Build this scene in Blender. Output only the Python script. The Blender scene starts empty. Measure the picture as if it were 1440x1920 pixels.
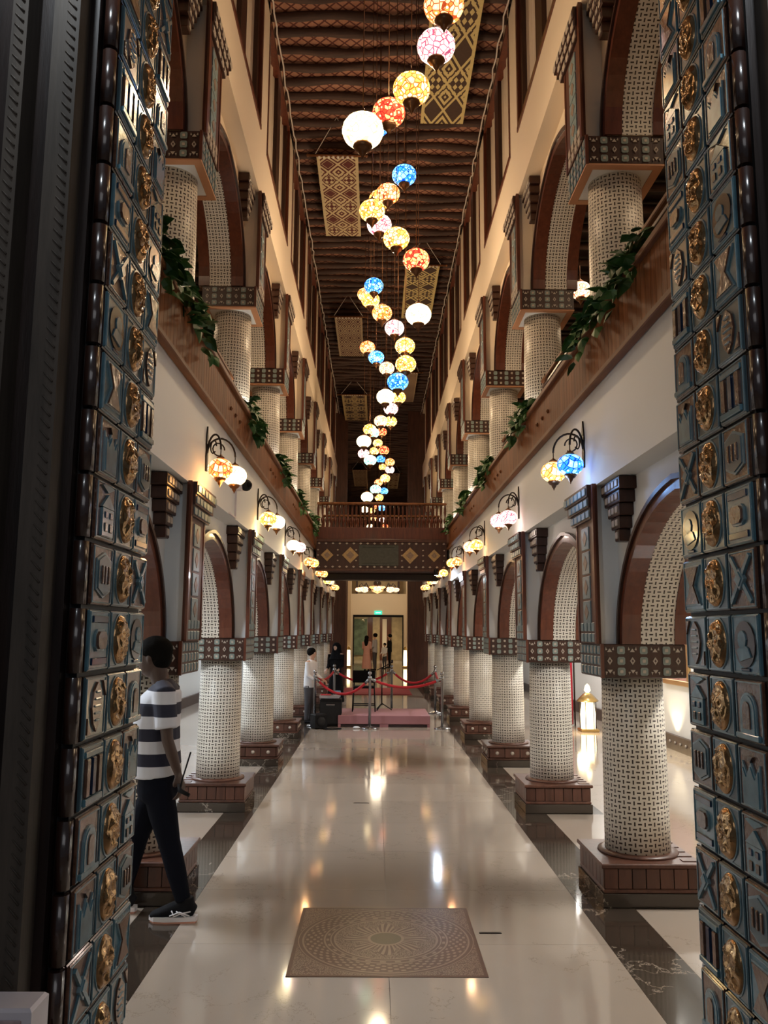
import bpy, bmesh, math, random
from math import pi, sin, cos, sqrt
from mathutils import Vector, Matrix
random.seed(7)
C = bpy.context.scene
COL = C.collection

# ------------------------------------------------------------------ camera, world, exposure, large lights
def cam_matrix(yaw, pitch, roll, loc):
    cy, sy, cp, sp, cr, sr = cos(yaw), sin(yaw), cos(pitch), sin(pitch), cos(roll), sin(roll)
    f = Vector((sy*cp, cy*cp, sp)); r = Vector((cy, -sy, 0)); u = r.cross(f)
    r2 = cr*r + sr*u; u2 = -sr*r + cr*u
    m = Matrix((r2, u2, -f)).transposed().to_4x4(); m.translation = loc
    return m
cd = bpy.data.cameras.new('camera'); co = bpy.data.objects.new('camera', cd); COL.objects.link(co)
co.matrix_world = cam_matrix(.0095, .1425, .0065, Vector((-.09, 0, 1.75)))
cd.sensor_fit = 'VERTICAL'; cd.sensor_height = 24; cd.lens = 1560/1920*24; cd.clip_end = 200; cd.clip_start = .05
C.camera = co
w = bpy.data.worlds.new('world'); C.world = w; w.use_nodes = True
w.node_tree.nodes['Background'].inputs[0].default_value = (.55, .62, .72, 1)
w.node_tree.nodes['Background'].inputs[1].default_value = .12
C.view_settings.view_transform = 'Standard'; C.view_settings.look = 'None'
C.view_settings.gamma = 1; C.view_settings.use_curve_mapping = False
C.view_settings.exposure = 0.0
C.cycles.max_bounces = 7; C.cycles.diffuse_bounces = 4; C.cycles.glossy_bounces = 4
C.cycles.transmission_bounces = 4; C.cycles.sample_clamp_indirect = 4; C.cycles.use_denoising = True
C.cycles.use_light_tree = True
C.cycles.caustics_reflective = False; C.cycles.caustics_refractive = False

def light(name, kind, loc, energy, color, size=.1, size_y=None, rot=None, target=None, spot=None, blend=.5):
    l = bpy.data.lights.new(name, kind); l.energy = energy; l.color = color
    if kind == 'AREA':
        l.size = size
        if size_y: l.shape = 'RECTANGLE'; l.size_y = size_y
    else: l.shadow_soft_size = size
    if kind == 'SPOT': l.spot_size = spot or 1.2; l.spot_blend = blend
    o = bpy.data.objects.new(name, l); COL.objects.link(o); o.location = loc
    if rot: o.rotation_euler = rot
    if target is not None:
        o.rotation_euler = (Vector(target)-Vector(loc)).to_track_quat('-Z', 'Y').to_euler()
    return o
WARM = (1, .72, .45); SOFT = (1, .84, .66); COOL = (.86, .93, 1); NEUT = (1, .95, .88)
for y, e in ((6.0, 125), (11.35, 120), (16.7, 100), (22, 90)):      # room light in both lower aisles
    for s in (-1, 1):
        light('aisle_light', 'AREA', (s*3.5, y, 3.32), e, NEUT if s > 0 else COOL, .5, .8, rot=(0, 0, 0))
for y in (5, 11, 17.5, 24):                                      # hidden in the upper aisles
    for s in (-1, 1):
        light('gallery_light', 'AREA', (s*3.1, y, 6.6), 34, WARM, 1.0, 2.0, rot=(0, 0, 0))
for s in (-1, 1):                                                # cool downlights above the entrance, out of frame
    light('entrance_downlight', 'SPOT', (s*1.22, 1.75, 4.95), 130, (.84, .93, 1), .05, target=(s*1.2, 2.6, 4.3), spot=1.5, blend=1)
light('anteroom_light', 'AREA', (0, -1.2, 3.6), 22, (.95, .93, .95), 3.0, 2.0, target=(0, 5, .3))

# ------------------------------------------------------------------ materials
MATS = {}
class NT:
    def __init__(s, name):
        s.m = bpy.data.materials.new(name); s.m.use_nodes = True; s.t = s.m.node_tree
        s.b = s.t.nodes['Principled BSDF']; MATS[name] = s.m
    def n(s, typ, **kw):
        nd = s.t.nodes.new(typ)
        for k, v in kw.items():
            if k.startswith('i_'):
                nd.inputs[int(k[2:]) if k[2:].isdigit() else k[2:].replace('_', ' ')].default_value = v
            else: setattr(nd, k, v)
        return nd
    def l(s, a, b): s.t.links.new(a, b)
    def v(s, x):
        return x
    def math(s, op, a, b=None, c=None):
        nd = s.n('ShaderNodeMath', operation=op)
        for i, x in enumerate((a, b, c)):
            if x is None: continue
            if isinstance(x, (int, float)): nd.inputs[i].default_value = x
            else: s.l(x, nd.inputs[i])
        return nd.outputs[0]
    def mix(s, f, a, b):
        nd = s.n('ShaderNodeMix', data_type='RGBA')
        for i, x in ((0, f), (6, a), (7, b)):
            if isinstance(x, (int, float)): nd.inputs[i].default_value = x
            elif isinstance(x, tuple): nd.inputs[i].default_value = (*x[:3], 1)
            else: s.l(x, nd.inputs[i])
        return nd.outputs[2]
    def coord(s, kind='Object', scale=(1, 1, 1)):
        tc = s.n('ShaderNodeTexCoord'); mp = s.n('ShaderNodeMapping'); mp.inputs['Scale'].default_value = scale
        s.l(tc.outputs[kind], mp.inputs[0]); return mp.outputs[0]
    def pos(s, scale=(1, 1, 1)):
        g = s.n('ShaderNodeNewGeometry'); mp = s.n('ShaderNodeMapping'); mp.inputs['Scale'].default_value = scale
        s.l(g.outputs['Position'], mp.inputs[0]); return mp.outputs[0]
    def noise(s, vec, scale, detail=3, rough=.5):
        nd = s.n('ShaderNodeTexNoise'); nd.inputs['Scale'].default_value = scale
        nd.inputs['Detail'].default_value = detail; nd.inputs['Roughness'].default_value = rough
        s.l(vec, nd.inputs['Vector']); return nd.outputs['Fac']
    def ramp(s, f, stops):
        nd = s.n('ShaderNodeValToRGB'); e = nd.color_ramp.elements
        while len(e) < len(stops): e.new(.5)
        for el, (p, c) in zip(e, stops): el.position = p; el.color = (*c, 1)
        s.l(f, nd.inputs[0]); return nd.outputs[0]
    def bump(s, h, strength=.3, dist=.01):
        nd = s.n('ShaderNodeBump'); nd.inputs['Strength'].default_value = strength; nd.inputs['Distance'].default_value = dist
        s.l(h, nd.inputs['Height']); s.l(nd.outputs[0], s.b.inputs['Normal'])
    def set(s, col=None, rough=.5, metal=0, spec=.5, coat=0, emis=None, es=0):
        if col is not None:
            if isinstance(col, tuple): s.b.inputs['Base Color'].default_value = (*col, 1)
            else: s.l(col, s.b.inputs['Base Color'])
        s.b.inputs['Roughness'].default_value = rough; s.b.inputs['Metallic'].default_value = metal
        s.b.inputs['Specular IOR Level'].default_value = spec; s.b.inputs['Coat Weight'].default_value = coat
        s.b.inputs['Coat Roughness'].default_value = .08
        if emis is not None:
            if isinstance(emis, tuple): s.b.inputs['Emission Color'].default_value = (*emis, 1)
            else: s.l(emis, s.b.inputs['Emission Color'])
            s.b.inputs['Emission Strength'].default_value = es
        return s.m

def plain(name, col, rough=.5, metal=0, spec=.5, coat=0, var=.12, sc=6, emis=None, es=0, bump=0):
    t = NT(name); f = t.noise(t.coord(), sc)
    c = t.mix(f, tuple(x*(1-var) for x in col), tuple(min(1, x*(1+var)) for x in col))
    if bump: t.bump(f, bump)
    return t.set(c, rough, metal, spec, coat, emis, es)
def wood(name, a, b, rough=.4, scale=(14, 14, 1.6), coat=0, vary=0, spec=.4):
    t = NT(name); v = t.coord('Object', scale)
    if vary:
        oi = t.n('ShaderNodeObjectInfo'); va = t.n('ShaderNodeVectorMath', operation='ADD')
        t.l(v, va.inputs[0]); sc = t.n('ShaderNodeVectorMath', operation='SCALE'); sc.inputs['Scale'].default_value = 9
        cb = t.n('ShaderNodeCombineXYZ'); t.l(oi.outputs['Random'], cb.inputs[0]); t.l(oi.outputs['Random'], cb.inputs[2])
        t.l(cb.outputs[0], sc.inputs[0]); t.l(sc.outputs[0], va.inputs[1]); v = va.outputs[0]
    f = t.noise(v, 1.6, 5, .62); c = t.ramp(f, [(.3, a), (.7, b)])
    if vary:
        k = t.math('MULTIPLY_ADD', oi.outputs['Random'], vary, 1-vary/2)
        hs = t.n('ShaderNodeHueSaturation'); t.l(k, hs.inputs['Value']); t.l(c, hs.inputs['Color']); c = hs.outputs[0]
    t.bump(f, .15); return t.set(c, rough, 0, spec, coat)

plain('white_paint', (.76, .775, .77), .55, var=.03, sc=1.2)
plain('warmlit_cream', (.80, .675, .52), .6, var=.03, sc=1.2)  # off-white wall paint with the upper storey's warm light mixed into its colour
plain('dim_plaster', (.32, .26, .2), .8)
wood('post_wood', (.045, .035, .026), (.085, .066, .05), .6)
wood('dark_wood', (.028, .011, .007), (.06, .022, .013), .35)
wood('black_wood', (.010, .006, .005), (.022, .012, .009), .38)
wood('red_wood', (.075, .020, .010), (.14, .038, .018), .3, coat=.2)
wood('plinth_wood', (.055, .022, .014), (.11, .045, .028), .38, vary=.4)
wood('board_wood', (.115, .038, .012), (.25, .088, .027), .6, scale=(22, 22, 1.5), vary=.22, spec=.15)
wood('rail_wood', (.12, .045, .017), (.22, .09, .036), .55, scale=(10, 1.2, 10), spec=.2)
wood('log_wood', (.030, .015, .011), (.085, .045, .032), .7, scale=(1.2, 12, 12))
plain('wine_wood', (.06, .016, .012), .4)
plain('iron', (.025, .018, .015), .4, .7)
plain('bronze', (.16, .075, .035), .35, .8)
plain('brass', (.5, .36, .16), .3, .9)
plain('steel', (.30, .30, .31), .22, .95)
plain('black_plastic', (.006, .006, .007), .6, spec=.15)
plain('grey_plastic', (.015, .015, .016), .6, spec=.2)
plain('white_plastic', (.66, .62, .66), .35)
plain('speckle_face', (.42, .30, .30), .5, var=.5, sc=40)
plain('velvet', (.42, .01, .02), .75)
plain('red_cloth', (.42, .015, .04), .8)
plain('carpet_red', (.22, .012, .015), .9)
plain('stage_pink', (.33, .15, .17), .6, var=.06)
plain('stage_dark', (.03, .015, .015), .7)
plain('silver', (.6, .58, .62), .25, .7)
plain('leaf_a', (.03, .10, .022), .45, var=.4, sc=14)
plain('leaf_b', (.06, .16, .035), .45, var=.4, sc=14)
plain('pot', (.5, .46, .42), .5)
plain('glaze_blue', (.085, .19, .24), .26, 0, .6, .5, var=.45, sc=22)
plain('glaze_slate', (.060, .108, .13), .28, 0, .6, .5, var=.35, sc=14)
plain('glaze_pale', (.17, .27, .31), .28, 0, .6, .4, var=.3, sc=25)
plain('glaze_navy', (.012, .026, .07), .15, 0, .6, .5, var=.5, sc=25)
plain('glaze_brown', (.12, .055, .032), .24, 0, .6, .6, var=.7, sc=40, bump=.5)
plain('glaze_umber', (.030, .013, .009), .25, 0, .6, .6, var=.3, sc=10)
plain('grout', (.004, .004, .005), .6)
plain('gold_glaze', (.33, .19, .08), .2, .85, .6, .3, var=.8, sc=26, bump=.6)
plain('inlay_green', (.20, .25, .23), .35, var=.5, sc=40)
plain('inlay_pale', (.42, .36, .30), .35, var=.5, sc=40)
plain('inlay_blue', (.19, .27, .29), .3, var=.55, sc=35)
plain('inlay_brown', (.24, .17, .12), .4, var=.6, sc=35)
plain('panel_teal', (.17, .27, .26), .35, var=.6, sc=18)
plain('panel_tan', (.26, .21, .16), .4, var=.6, sc=18)
plain('gold_diamond', (.42, .28, .12), .4, var=.5, sc=30)
plain('bridge_teal', (.05, .055, .045), .5, var=.6, sc=25)
plain('soffit_wood', (.50, .24, .12), .5)
plain('skin_dark', (.055, .028, .018), .5, var=.1)
plain('skin_light', (.50, .30, .21), .5, var=.08)
plain('hair', (.004, .0035, .003), .9, spec=.1, bump=.4, sc=60)
plain('trousers_black', (.005, .006, .011), .9, spec=.1)
plain('cloth_black', (.006, .006, .007), .9, spec=.1)
plain('cloth_grey', (.34, .35, .38), .8)
plain('cloth_white', (.72, .74, .78), .8)
plain('cloth_blue', (.2, .32, .5), .8)
plain('cloth_pink', (.5, .27, .23), .8)
plain('cloth_darkgrey', (.05, .05, .06), .8)
plain('shoe_black', (.008, .008, .010), .8, spec=.15)
plain('shoe_white', (.75, .72, .74), .5)
plain('shoe_orange', (.6, .28, .2), .6)
plain('curtain_cream', (.66, .56, .44), .8, bump=.2, sc=3)
plain('gold_frame', (.42, .26, .1), .35, .6)
plain('picture_print', (.48, .24, .2), .5, var=.6, sc=9)
plain('poster_blue', (.12, .33, .62), .5, var=.4, sc=5)
plain('poster_yellow', (.75, .5, .12), .5, var=.3, sc=5)
plain('green_wall', (.11, .14, .08), .6, var=.9, sc=4)
plain('gold_wall', (.46, .34, .18), .4, var=.5, sc=3)
plain('rope_white', (.55, .5, .45), .7)

def emit(name, col, st, base=(.8, .8, .8)):
    t = NT(name); return t.set(base, .5, emis=col, es=st)
emit('lamp_white', (1, .93, .8), 9)
emit('lamp_cool', (.7, .84, 1), 60)
emit('lantern_glow', (1, .78, .42), 3.5)
emit('exit_green', (.03, .55, .38), 1.6, (.02, .3, .2))
emit('exit_mark', (.75, 1, .9), 2.2)
emit('warm_panel', (1, .74, .38), 2.2)
emit('fairy', (1, .9, .75), 12)

t = NT('shirt_stripes')                                           # navy and white hoops woven into the cloth
z = t.n('ShaderNodeSeparateXYZ'); t.l(t.coord(), z.inputs[0])
m = t.math('FRACT', t.math('MULTIPLY_ADD', z.outputs[2], 1/.152, .46)); m = t.math('GREATER_THAN', m, .5)
t.set(t.mix(m, (.60, .62, .68), (.010, .012, .03)), .8)

t = NT('weave')                                                   # white basket weave with dark pits (mosaic finer than a hand)
uv = t.n('ShaderNodeUVMap'); s = t.n('ShaderNodeSeparateXYZ'); t.l(uv.outputs[0], s.inputs[0])
CELL = .0335
u = t.math('DIVIDE', s.outputs[0], CELL); v = t.math('DIVIDE', s.outputs[1], CELL)
fu = t.math('FLOOR', u); fv = t.math('FLOOR', v); par = t.math('ABSOLUTE', t.math('MODULO', t.math('ADD', fu, fv), 2))
a = t.math('ABSOLUTE', t.math('SUBTRACT', t.math('SUBTRACT', u, fu), .5)); b = t.math('ABSOLUTE', t.math('SUBTRACT', t.math('SUBTRACT', v, fv), .5))
par = t.math('GREATER_THAN', par, .5)
la = t.math('ADD', t.math('MULTIPLY', a, par), t.math('MULTIPLY', b, t.math('SUBTRACT', 1, par)))
lb = t.math('ADD', t.math('MULTIPLY', b, par), t.math('MULTIPLY', a, t.math('SUBTRACT', 1, par)))
d1 = t.math('LESS_THAN', la, .39); d2 = t.math('LESS_THAN', lb, .15); dash = t.math('MULTIPLY', d1, d2)
f = t.noise(t.coord(), 9); base = t.mix(f, (.60, .555, .465), (.80, .76, .68))
t.bump(t.math('SUBTRACT', 1, dash), .5, .006)
t.set(t.mix(dash, base, (.035, .022, .014)), .42)

def marble(name, a, b, vein, rough, vs, coat=.0, vein_w=.03, oi=True):
    t = NT(name); p = t.pos()
    n = t.noise(p, 1.1, 6, .6); c = t.mix(n, a, b)
    n2 = t.noise(p, vs, 8, .65); k = t.math('LESS_THAN', t.math('ABSOLUTE', t.math('SUBTRACT', n2, .5)), vein_w*.12)
    n3 = t.noise(p, .9, 2); k = t.math('MULTIPLY', k, t.math('GREATER_THAN', n3, .52))
    if oi:
        o = t.n('ShaderNodeObjectInfo'); h = t.n('ShaderNodeHueSaturation')
        t.l(t.math('MULTIPLY_ADD', o.outputs['Random'], .09, .955), h.inputs['Value']); t.l(c, h.inputs['Color']); c = h.outputs[0]
    t.set(t.mix(k, c, vein), rough, spec=.55, coat=coat); return t.m
marble('cream_marble', (.34, .285, .235), (.40, .34, .285), (.28, .23, .18), .075, 2.2)
marble('dark_marble', (.022, .016, .012), (.060, .046, .035), (.26, .22, .18), .085, 3.6, vein_w=.07)
plain('slab_joint', (.2, .16, .13), .4)

t = NT('reed_mat')                                                # plaited reed on the ceiling
p = t.pos(); s = t.n('ShaderNodeSeparateXYZ'); t.l(p, s.inputs[0])
q1 = t.math('ADD', s.outputs[0], s.outputs[1]); q2 = t.math('SUBTRACT', s.outputs[0], s.outputs[1])
def tri(x, k): return t.math('ABSOLUTE', t.math('SUBTRACT', t.math('FRACT', t.math('MULTIPLY', x, k)), .5))
l1 = t.math('GREATER_THAN', tri(q1, 6.5), .40); l2 = t.math('GREATER_THAN', tri(q2, 6.5), .40)
k = t.math('MAXIMUM', l1, l2); n = t.noise(p, 5, 4); n2 = t.noise(p, 60, 2)
c = t.mix(n, (.26, .10, .06), (.62, .33, .2)); c = t.mix(t.math('MULTIPLY', n2, .5), c, (.08, .03, .02))
t.bump(k, .6, .02); t.set(t.mix(k, c, (.09, .02, .012)), .7)

def textile(name, ground, light, kx, ky, sparse=.28):             # flat-woven geometric pattern, printed by the weave itself
    t = NT(name); uv = t.n('ShaderNodeUVMap'); s = t.n('ShaderNodeSeparateXYZ'); t.l(uv.outputs[0], s.inputs[0])
    U, V = s.outputs[0], s.outputs[1]
    def tr(x, k, o=0.): return t.math('ABSOLUTE', t.math('SUBTRACT', t.math('FRACT', t.math('MULTIPLY_ADD', x, k, o)), .5))
    d = t.math('ADD', tr(U, kx), tr(V, ky)); rings = t.math('GREATER_THAN', tr(d, 4.), .25)
    d2 = t.math('ADD', tr(U, kx*4), tr(V, ky*4)); fine = t.math('LESS_THAN', d2, .42)
    band = t.math('GREATER_THAN', tr(V, ky/2., .25), .30); sel = t.math('MULTIPLY', fine, band)
    core = t.math('LESS_THAN', t.math('ABSOLUTE', t.math('SUBTRACT', d, .75)), .07)
    k = t.math('MAXIMUM', t.math('MULTIPLY', rings, t.math('SUBTRACT', 1, t.math('LESS_THAN', d, sparse))), t.math('MAXIMUM', sel, core))
    edge = t.math('LESS_THAN', t.math('SUBTRACT', .5, t.math('ABSOLUTE', t.math('SUBTRACT', U, .5))), .07)
    k = t.math('MAXIMUM', k, edge)
    f = t.noise(t.coord(), 30); g = t.mix(f, tuple(x*.6 for x in ground), ground); h = t.mix(f, tuple(x*.7 for x in light), light)
    t.set(t.mix(k, g, h), .9); return t.m
textile('kilim_red', (.10, .016, .012), (.52, .42, .25), 2, 6)
textile('kilim_gold', (.06, .03, .018), (.58, .46, .2), 2, 7, .34)
textile('kilim_brown', (.09, .025, .018), (.38, .28, .17), 3, 5, .2)

t = NT('medallion_stone')                                         # inlaid carpet pattern of cut stone, flush with the floor
uv = t.n('ShaderNodeUVMap'); s = t.n('ShaderNodeSeparateXYZ'); t.l(uv.outputs[0], s.inputs[0])
U = t.math('MULTIPLY_ADD', s.outputs[0], 2, -1); V = t.math('MULTIPLY_ADD', s.outputs[1], 2, -1)
r = t.math('SQRT', t.math('ADD', t.math('POWER', t.math('ABSOLUTE', U), 2), t.math('POWER', t.math('ABSOLUTE', V), 2)))
ang = t.math('ARCTAN2', V, U)
def band(lo, hi): return t.math('MULTIPLY', t.math('GREATER_THAN', r, lo), t.math('LESS_THAN', r, hi))
def petal(n, r0, amp, o=0.): # radial scallops
    return t.math('LESS_THAN', r, t.math('MULTIPLY_ADD', t.math('ABSOLUTE', t.math('SINE', t.math('MULTIPLY_ADD', ang, n, o))), amp, r0))
k = None
for lo, hi in ((.17, .20), (.555, .575), (.60, .615), (.665, .685), (.90, .92), (.955, .965)):
    b_ = band(lo, hi); k = b_ if k is None else t.math('MAXIMUM', k, b_)
dots = t.math('GREATER_THAN', t.math('MULTIPLY', t.math('SINE', t.math('MULTIPLY', ang, 40)), t.math('SINE', t.math('MULTIPLY', r, 82))), .3)
k = t.math('MAXIMUM', k, t.math('MULTIPLY', dots, band(.70, .89)))
dash = t.math('MULTIPLY', t.math('GREATER_THAN', t.math('SINE', t.math('MULTIPLY', ang, 26)), .3), band(.625, .655)); k = t.math('MAXIMUM', k, dash)
vo = t.n('ShaderNodeTexVoronoi', feature='DISTANCE_TO_EDGE'); mp = t.n('ShaderNodeMapping'); mp.inputs['Scale'].default_value = (17, 17, 1)
t.l(uv.outputs[0], mp.inputs[0]); t.l(mp.outputs[0], vo.inputs[0]); scroll = t.math('GREATER_THAN', vo.outputs[0], .12)
ray = t.math('GREATER_THAN', t.math('SINE', t.math('ADD', t.math('MULTIPLY', ang, 36), t.math('MULTIPLY', r, 12))), .0)
pet = petal(4, .26, .2, pi/2)
inner = t.math('MULTIPLY', band(.2, .555), t.math('ADD', t.math('MULTIPLY', pet, ray), t.math('MULTIPLY', t.math('SUBTRACT', 1, pet), scroll)))
k = t.math('MAXIMUM', k, inner)
corner = t.math('MULTIPLY', t.math('GREATER_THAN', r, .975), t.math('MULTIPLY', scroll, t.math('LESS_THAN', t.math('MAXIMUM', t.math('ABSOLUTE', U), t.math('ABSOLUTE', V)), .96)))
k = t.math('MAXIMUM', k, corner)
f = t.noise(t.coord(), 20); g = t.mix(f, (.042, .014, .009), (.07, .026, .017)); h = t.mix(f, (.14, .105, .075), (.21, .16, .115))
mid = t.mix(band(0, .17), g, (.06, .045, .02)); t.set(t.mix(k, mid, h), .32, spec=.35)

def mosaic(name, a, b, dark, st, cell=24, edge=.07):
    t = NT(name); v = t.coord()
    vo = t.n('ShaderNodeTexVoronoi'); vo.inputs['Scale'].default_value = cell; t.l(v, vo.inputs[0])
    ve = t.n('ShaderNodeTexVoronoi', feature='DISTANCE_TO_EDGE'); ve.inputs['Scale'].default_value = cell; t.l(v, ve.inputs[0])
    sp = t.n('ShaderNodeSeparateColor'); t.l(vo.outputs['Color'], sp.inputs[0])
    c = t.mix(t.math('GREATER_THAN', sp.outputs[0], .45), a, b)
    dot = t.math('LESS_THAN', vo.outputs['Distance'], .22); c = t.mix(dot, c, tuple(min(1, x*1.3+.15) for x in b))
    e = t.math('LESS_THAN', ve.outputs['Distance'], edge); c = t.mix(e, c, dark)
    br = t.math('MULTIPLY_ADD', sp.outputs[1], .5, .75)
    hs = t.n('ShaderNodeHueSaturation'); t.l(br, hs.inputs['Value']); t.l(c, hs.inputs['Color'])
    t.set(hs.outputs[0], .3, emis=hs.outputs[0], es=st); return t.m
GL = {'amber': ((1, .42, .07), (1, .75, .3), (.35, .09, .01), 3.0), 'orange': ((1, .22, .04), (1, .62, .26), (.3, .04, .01), 2.6),
      'red': ((.9, .05, .02), (1, .5, .16), (.25, .01, .01), 2.6), 'blue': ((.02, .2, .95), (.2, .62, 1), (.0, .03, .3), 2.8),
      'aqua': ((.35, .8, .6), (.9, 1, .7), (.05, .25, .2), 2.4), 'pink': ((1, .6, .5), (1, .9, .8), (.35, .06, .12), 2.4),
      'cream': ((1, .80, .42), (1, .92, .62), (.8, .5, .15), 5.0), 'peach': ((1, .55, .3), (1, .8, .55), (.4, .12, .05), 2.6)}
for k_, v_ in GL.items(): mosaic('mosaic_'+k_, *v_)

# ------------------------------------------------------------------ mesh helpers
class MB:
    def __init__(s): s.v = []; s.f = []; s.m = []; s.uv = {}; s.sm = set(); s.mats = []; s.cur = 0
    def mat(s, n):
        if n not in s.mats: s.mats.append(n)
        s.cur = s.mats.index(n); return s
    def face(s, idx, uv=None, smooth=False):
        s.f.append(tuple(idx)); s.m.append(s.cur); i = len(s.f)-1
        if uv: s.uv[i] = uv
        if smooth: s.sm.add(i)
    def box(s, x0, x1, y0, y1, z0, z1, bev=0):
        if x0 > x1: x0, x1 = x1, x0
        if y0 > y1: y0, y1 = y1, y0
        if bev:   # two stacked insets top and bottom: a chamfered block
            b = bev; n = len(s.v)
            for z, i in ((z0, b), (z0+b, 0), (z1-b, 0), (z1, b)):
                s.v += [(x0+i, y0+i, z), (x1-i, y0+i, z), (x1-i, y1-i, z), (x0+i, y1-i, z)]
            for k in range(3):
                for j in range(4):
                    s.face((n+4*k+j, n+4*k+(j+1) % 4, n+4*k+4+(j+1) % 4, n+4*k+4+j))
            s.face((n+3, n+2, n+1, n)); s.face((n+12, n+13, n+14, n+15)); return s
        n = len(s.v); s.v += [(x, y, z) for z in (z0, z1) for x, y in ((x0, y0), (x1, y0), (x1, y1), (x0, y1))]
        for f in ((3, 2, 1, 0), (4, 5, 6, 7), (0, 1, 5, 4), (1, 2, 6, 5), (2, 3, 7, 6), (3, 0, 4, 7)): s.face([n+i for i in f])
        return s
    def lathe(s, prof, c=(0, 0, 0), seg=16, smooth=True, axis='z', uv=False, caps=True):
        n = len(s.v); acc = 0; L = [0]
        for i in range(1, len(prof)): acc += math.dist(prof[i], prof[i-1]); L.append(acc)
        for r, z in prof:
            for j in range(seg):
                a = 2*pi*j/seg; x, y = r*cos(a), r*sin(a)
                p = {'z': (x, y, z), 'x': (z, x, y), 'y': (x, z, y)}[axis]; s.v.append((p[0]+c[0], p[1]+c[1], p[2]+c[2]))
        R = max(p[0] for p in prof)
        for i in range(len(prof)-1):
            for j in range(seg):
                k = (j+1) % seg
                u = None
                if uv:
                    a0, a1 = 2*pi*R*j/seg, 2*pi*R*(j+1)/seg; u = ((a0, L[i]), (a1, L[i]), (a1, L[i+1]), (a0, L[i+1]))
                s.face((n+i*seg+j, n+i*seg+k, n+(i+1)*seg+k, n+(i+1)*seg+j), u, smooth)
        if caps:
            if prof[0][0] > 1e-5: s.face([n+j for j in range(seg)][::-1])
            if prof[-1][0] > 1e-5: s.face([n+(len(prof)-1)*seg+j for j in range(seg)])
        return s
    def tube(s, pts, rad, seg=6, ref=None, smooth=True):
        P = [Vector(p) for p in pts]; n = len(s.v); up = Vector(ref) if ref else None
        if up is None:
            d = (P[-1]-P[0]).normalized() if (P[-1]-P[0]).length > 1e-6 else Vector((0, 0, 1)); up = Vector((0, 0, 1)) if abs(d.z) < .9 else Vector((1, 0, 0))
        for i, p in enumerate(P):
            d = (P[min(i+1, len(P)-1)]-P[max(i-1, 0)]).normalized()
            a = (up-d*up.dot(d))
            a = a.normalized() if a.length > 1e-4 else d.orthogonal().normalized()
            b = d.cross(a); r = rad[i] if isinstance(rad, (list, tuple)) else rad
            ra, rb = r if isinstance(r, tuple) else (r, r)
            for j in range(seg):
                t_ = 2*pi*j/seg; s.v.append(tuple(p+a*ra*cos(t_)+b*rb*sin(t_)))
        for i in range(len(P)-1):
            for j in range(seg):
                k = (j+1) % seg; s.face((n+i*seg+j, n+i*seg+k, n+(i+1)*seg+k, n+(i+1)*seg+j), None, smooth)
        s.face([n+j for j in range(seg)][::-1]); s.face([n+(len(P)-1)*seg+j for j in range(seg)])
        return s
    def ellipsoid(s, c, r, seg=12, rings=8, uvk=False):
        n0 = len(s.v)
        prof = [(max(1e-4, sin(pi*i/rings)), -cos(pi*i/rings)) for i in range(rings+1)]
        s.lathe(prof, (0, 0, 0), seg)
        for i in range(n0, len(s.v)):
            x, y, z = s.v[i]; s.v[i] = (c[0]+x*r[0], c[1]+y*r[1], c[2]+z*r[2])
        return s
    def prism(s, poly, plane, t0, t1, side=True):   # poly in 2D; plane 'yz' extruded along x, 'xz' along y, 'xy' along z
        n = len(s.v); N = len(poly)
        for t_ in (t0, t1):
            for a, b in poly: s.v.append({'yz': (t_, a, b), 'xz': (a, t_, b), 'xy': (a, b, t_)}[plane])
        s.face(range(n, n+N)); s.face(range(n+2*N-1, n+N-1, -1))
        for i in range(N):
            j = (i+1) % N; s.face((n+i, n+N+i, n+N+j, n+j))
        return s
    def mesh(s, name='mesh', fix=True, mirror=None):
        me = bpy.data.meshes.new(name); V = s.v
        if mirror is not None: V = [(mirror(x), y, z) for x, y, z in V]
        me.from_pydata(V, [], s.f)
        for mn in s.mats: me.materials.append(MATS[mn])
        for p, mi in zip(me.polygons, s.m): p.material_index = mi
        for i in s.sm: me.polygons[i].use_smooth = True
        if s.uv:
            ul = me.uv_layers.new(name='UVMap')
            for p in me.polygons:
                u = s.uv.get(p.index)
                if u:
                    for li, q in zip(p.loop_indices, u): ul.data[li].uv = q
        if fix:
            bm = bmesh.new(); bm.from_mesh(me); bmesh.ops.recalc_face_normals(bm, faces=bm.faces); bm.to_mesh(me); bm.free()
        return me
    def obj(s, name, parent=None, loc=(0, 0, 0), rot=None, mirror=None, fix=True):
        return put(name, s.mesh(name, fix, mirror), parent, loc, rot)

def put(name, me, parent=None, loc=(0, 0, 0), rot=None, scale=None):
    o = bpy.data.objects.new(name, me); COL.objects.link(o)
    if parent is not None: o.parent = parent
    o.location = loc
    if rot: o.rotation_euler = rot
    if scale: o.scale = scale
    return o
def thing(name, label, cat, loc=(0, 0, 0), group=None, rot=None):
    o = put(name, None, None, loc, rot); o['label'] = label; o['category'] = cat
    if group: o['group'] = group
    return o
def tag(o, label, cat, group=None):
    o['label'] = label; o['category'] = cat
    if group: o['group'] = group
    return o
def struct(o): o['kind'] = 'structure'; return o
def stuff(o): o['kind'] = 'stuff'; return o
def copy_tree(o, parent=None):
    c = o.copy(); COL.objects.link(c)
    if parent is not None: c.parent = parent
    for ch in list(o.children): copy_tree(ch, c)
    return c
ORD = ['nearest', 'second', 'third', 'fourth', 'fifth', 'sixth', 'seventh', 'eighth']
ORDN = ['first', 'second', 'third', 'fourth', 'fifth', 'sixth', 'seventh', 'eighth', 'ninth', 'tenth', 'eleventh', 'twelfth', 'thirteenth', 'fourteenth', 'fifteenth', 'sixteenth', 'seventeenth', 'eighteenth']
SIDE = {1: 'right', -1: 'left'}

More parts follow.
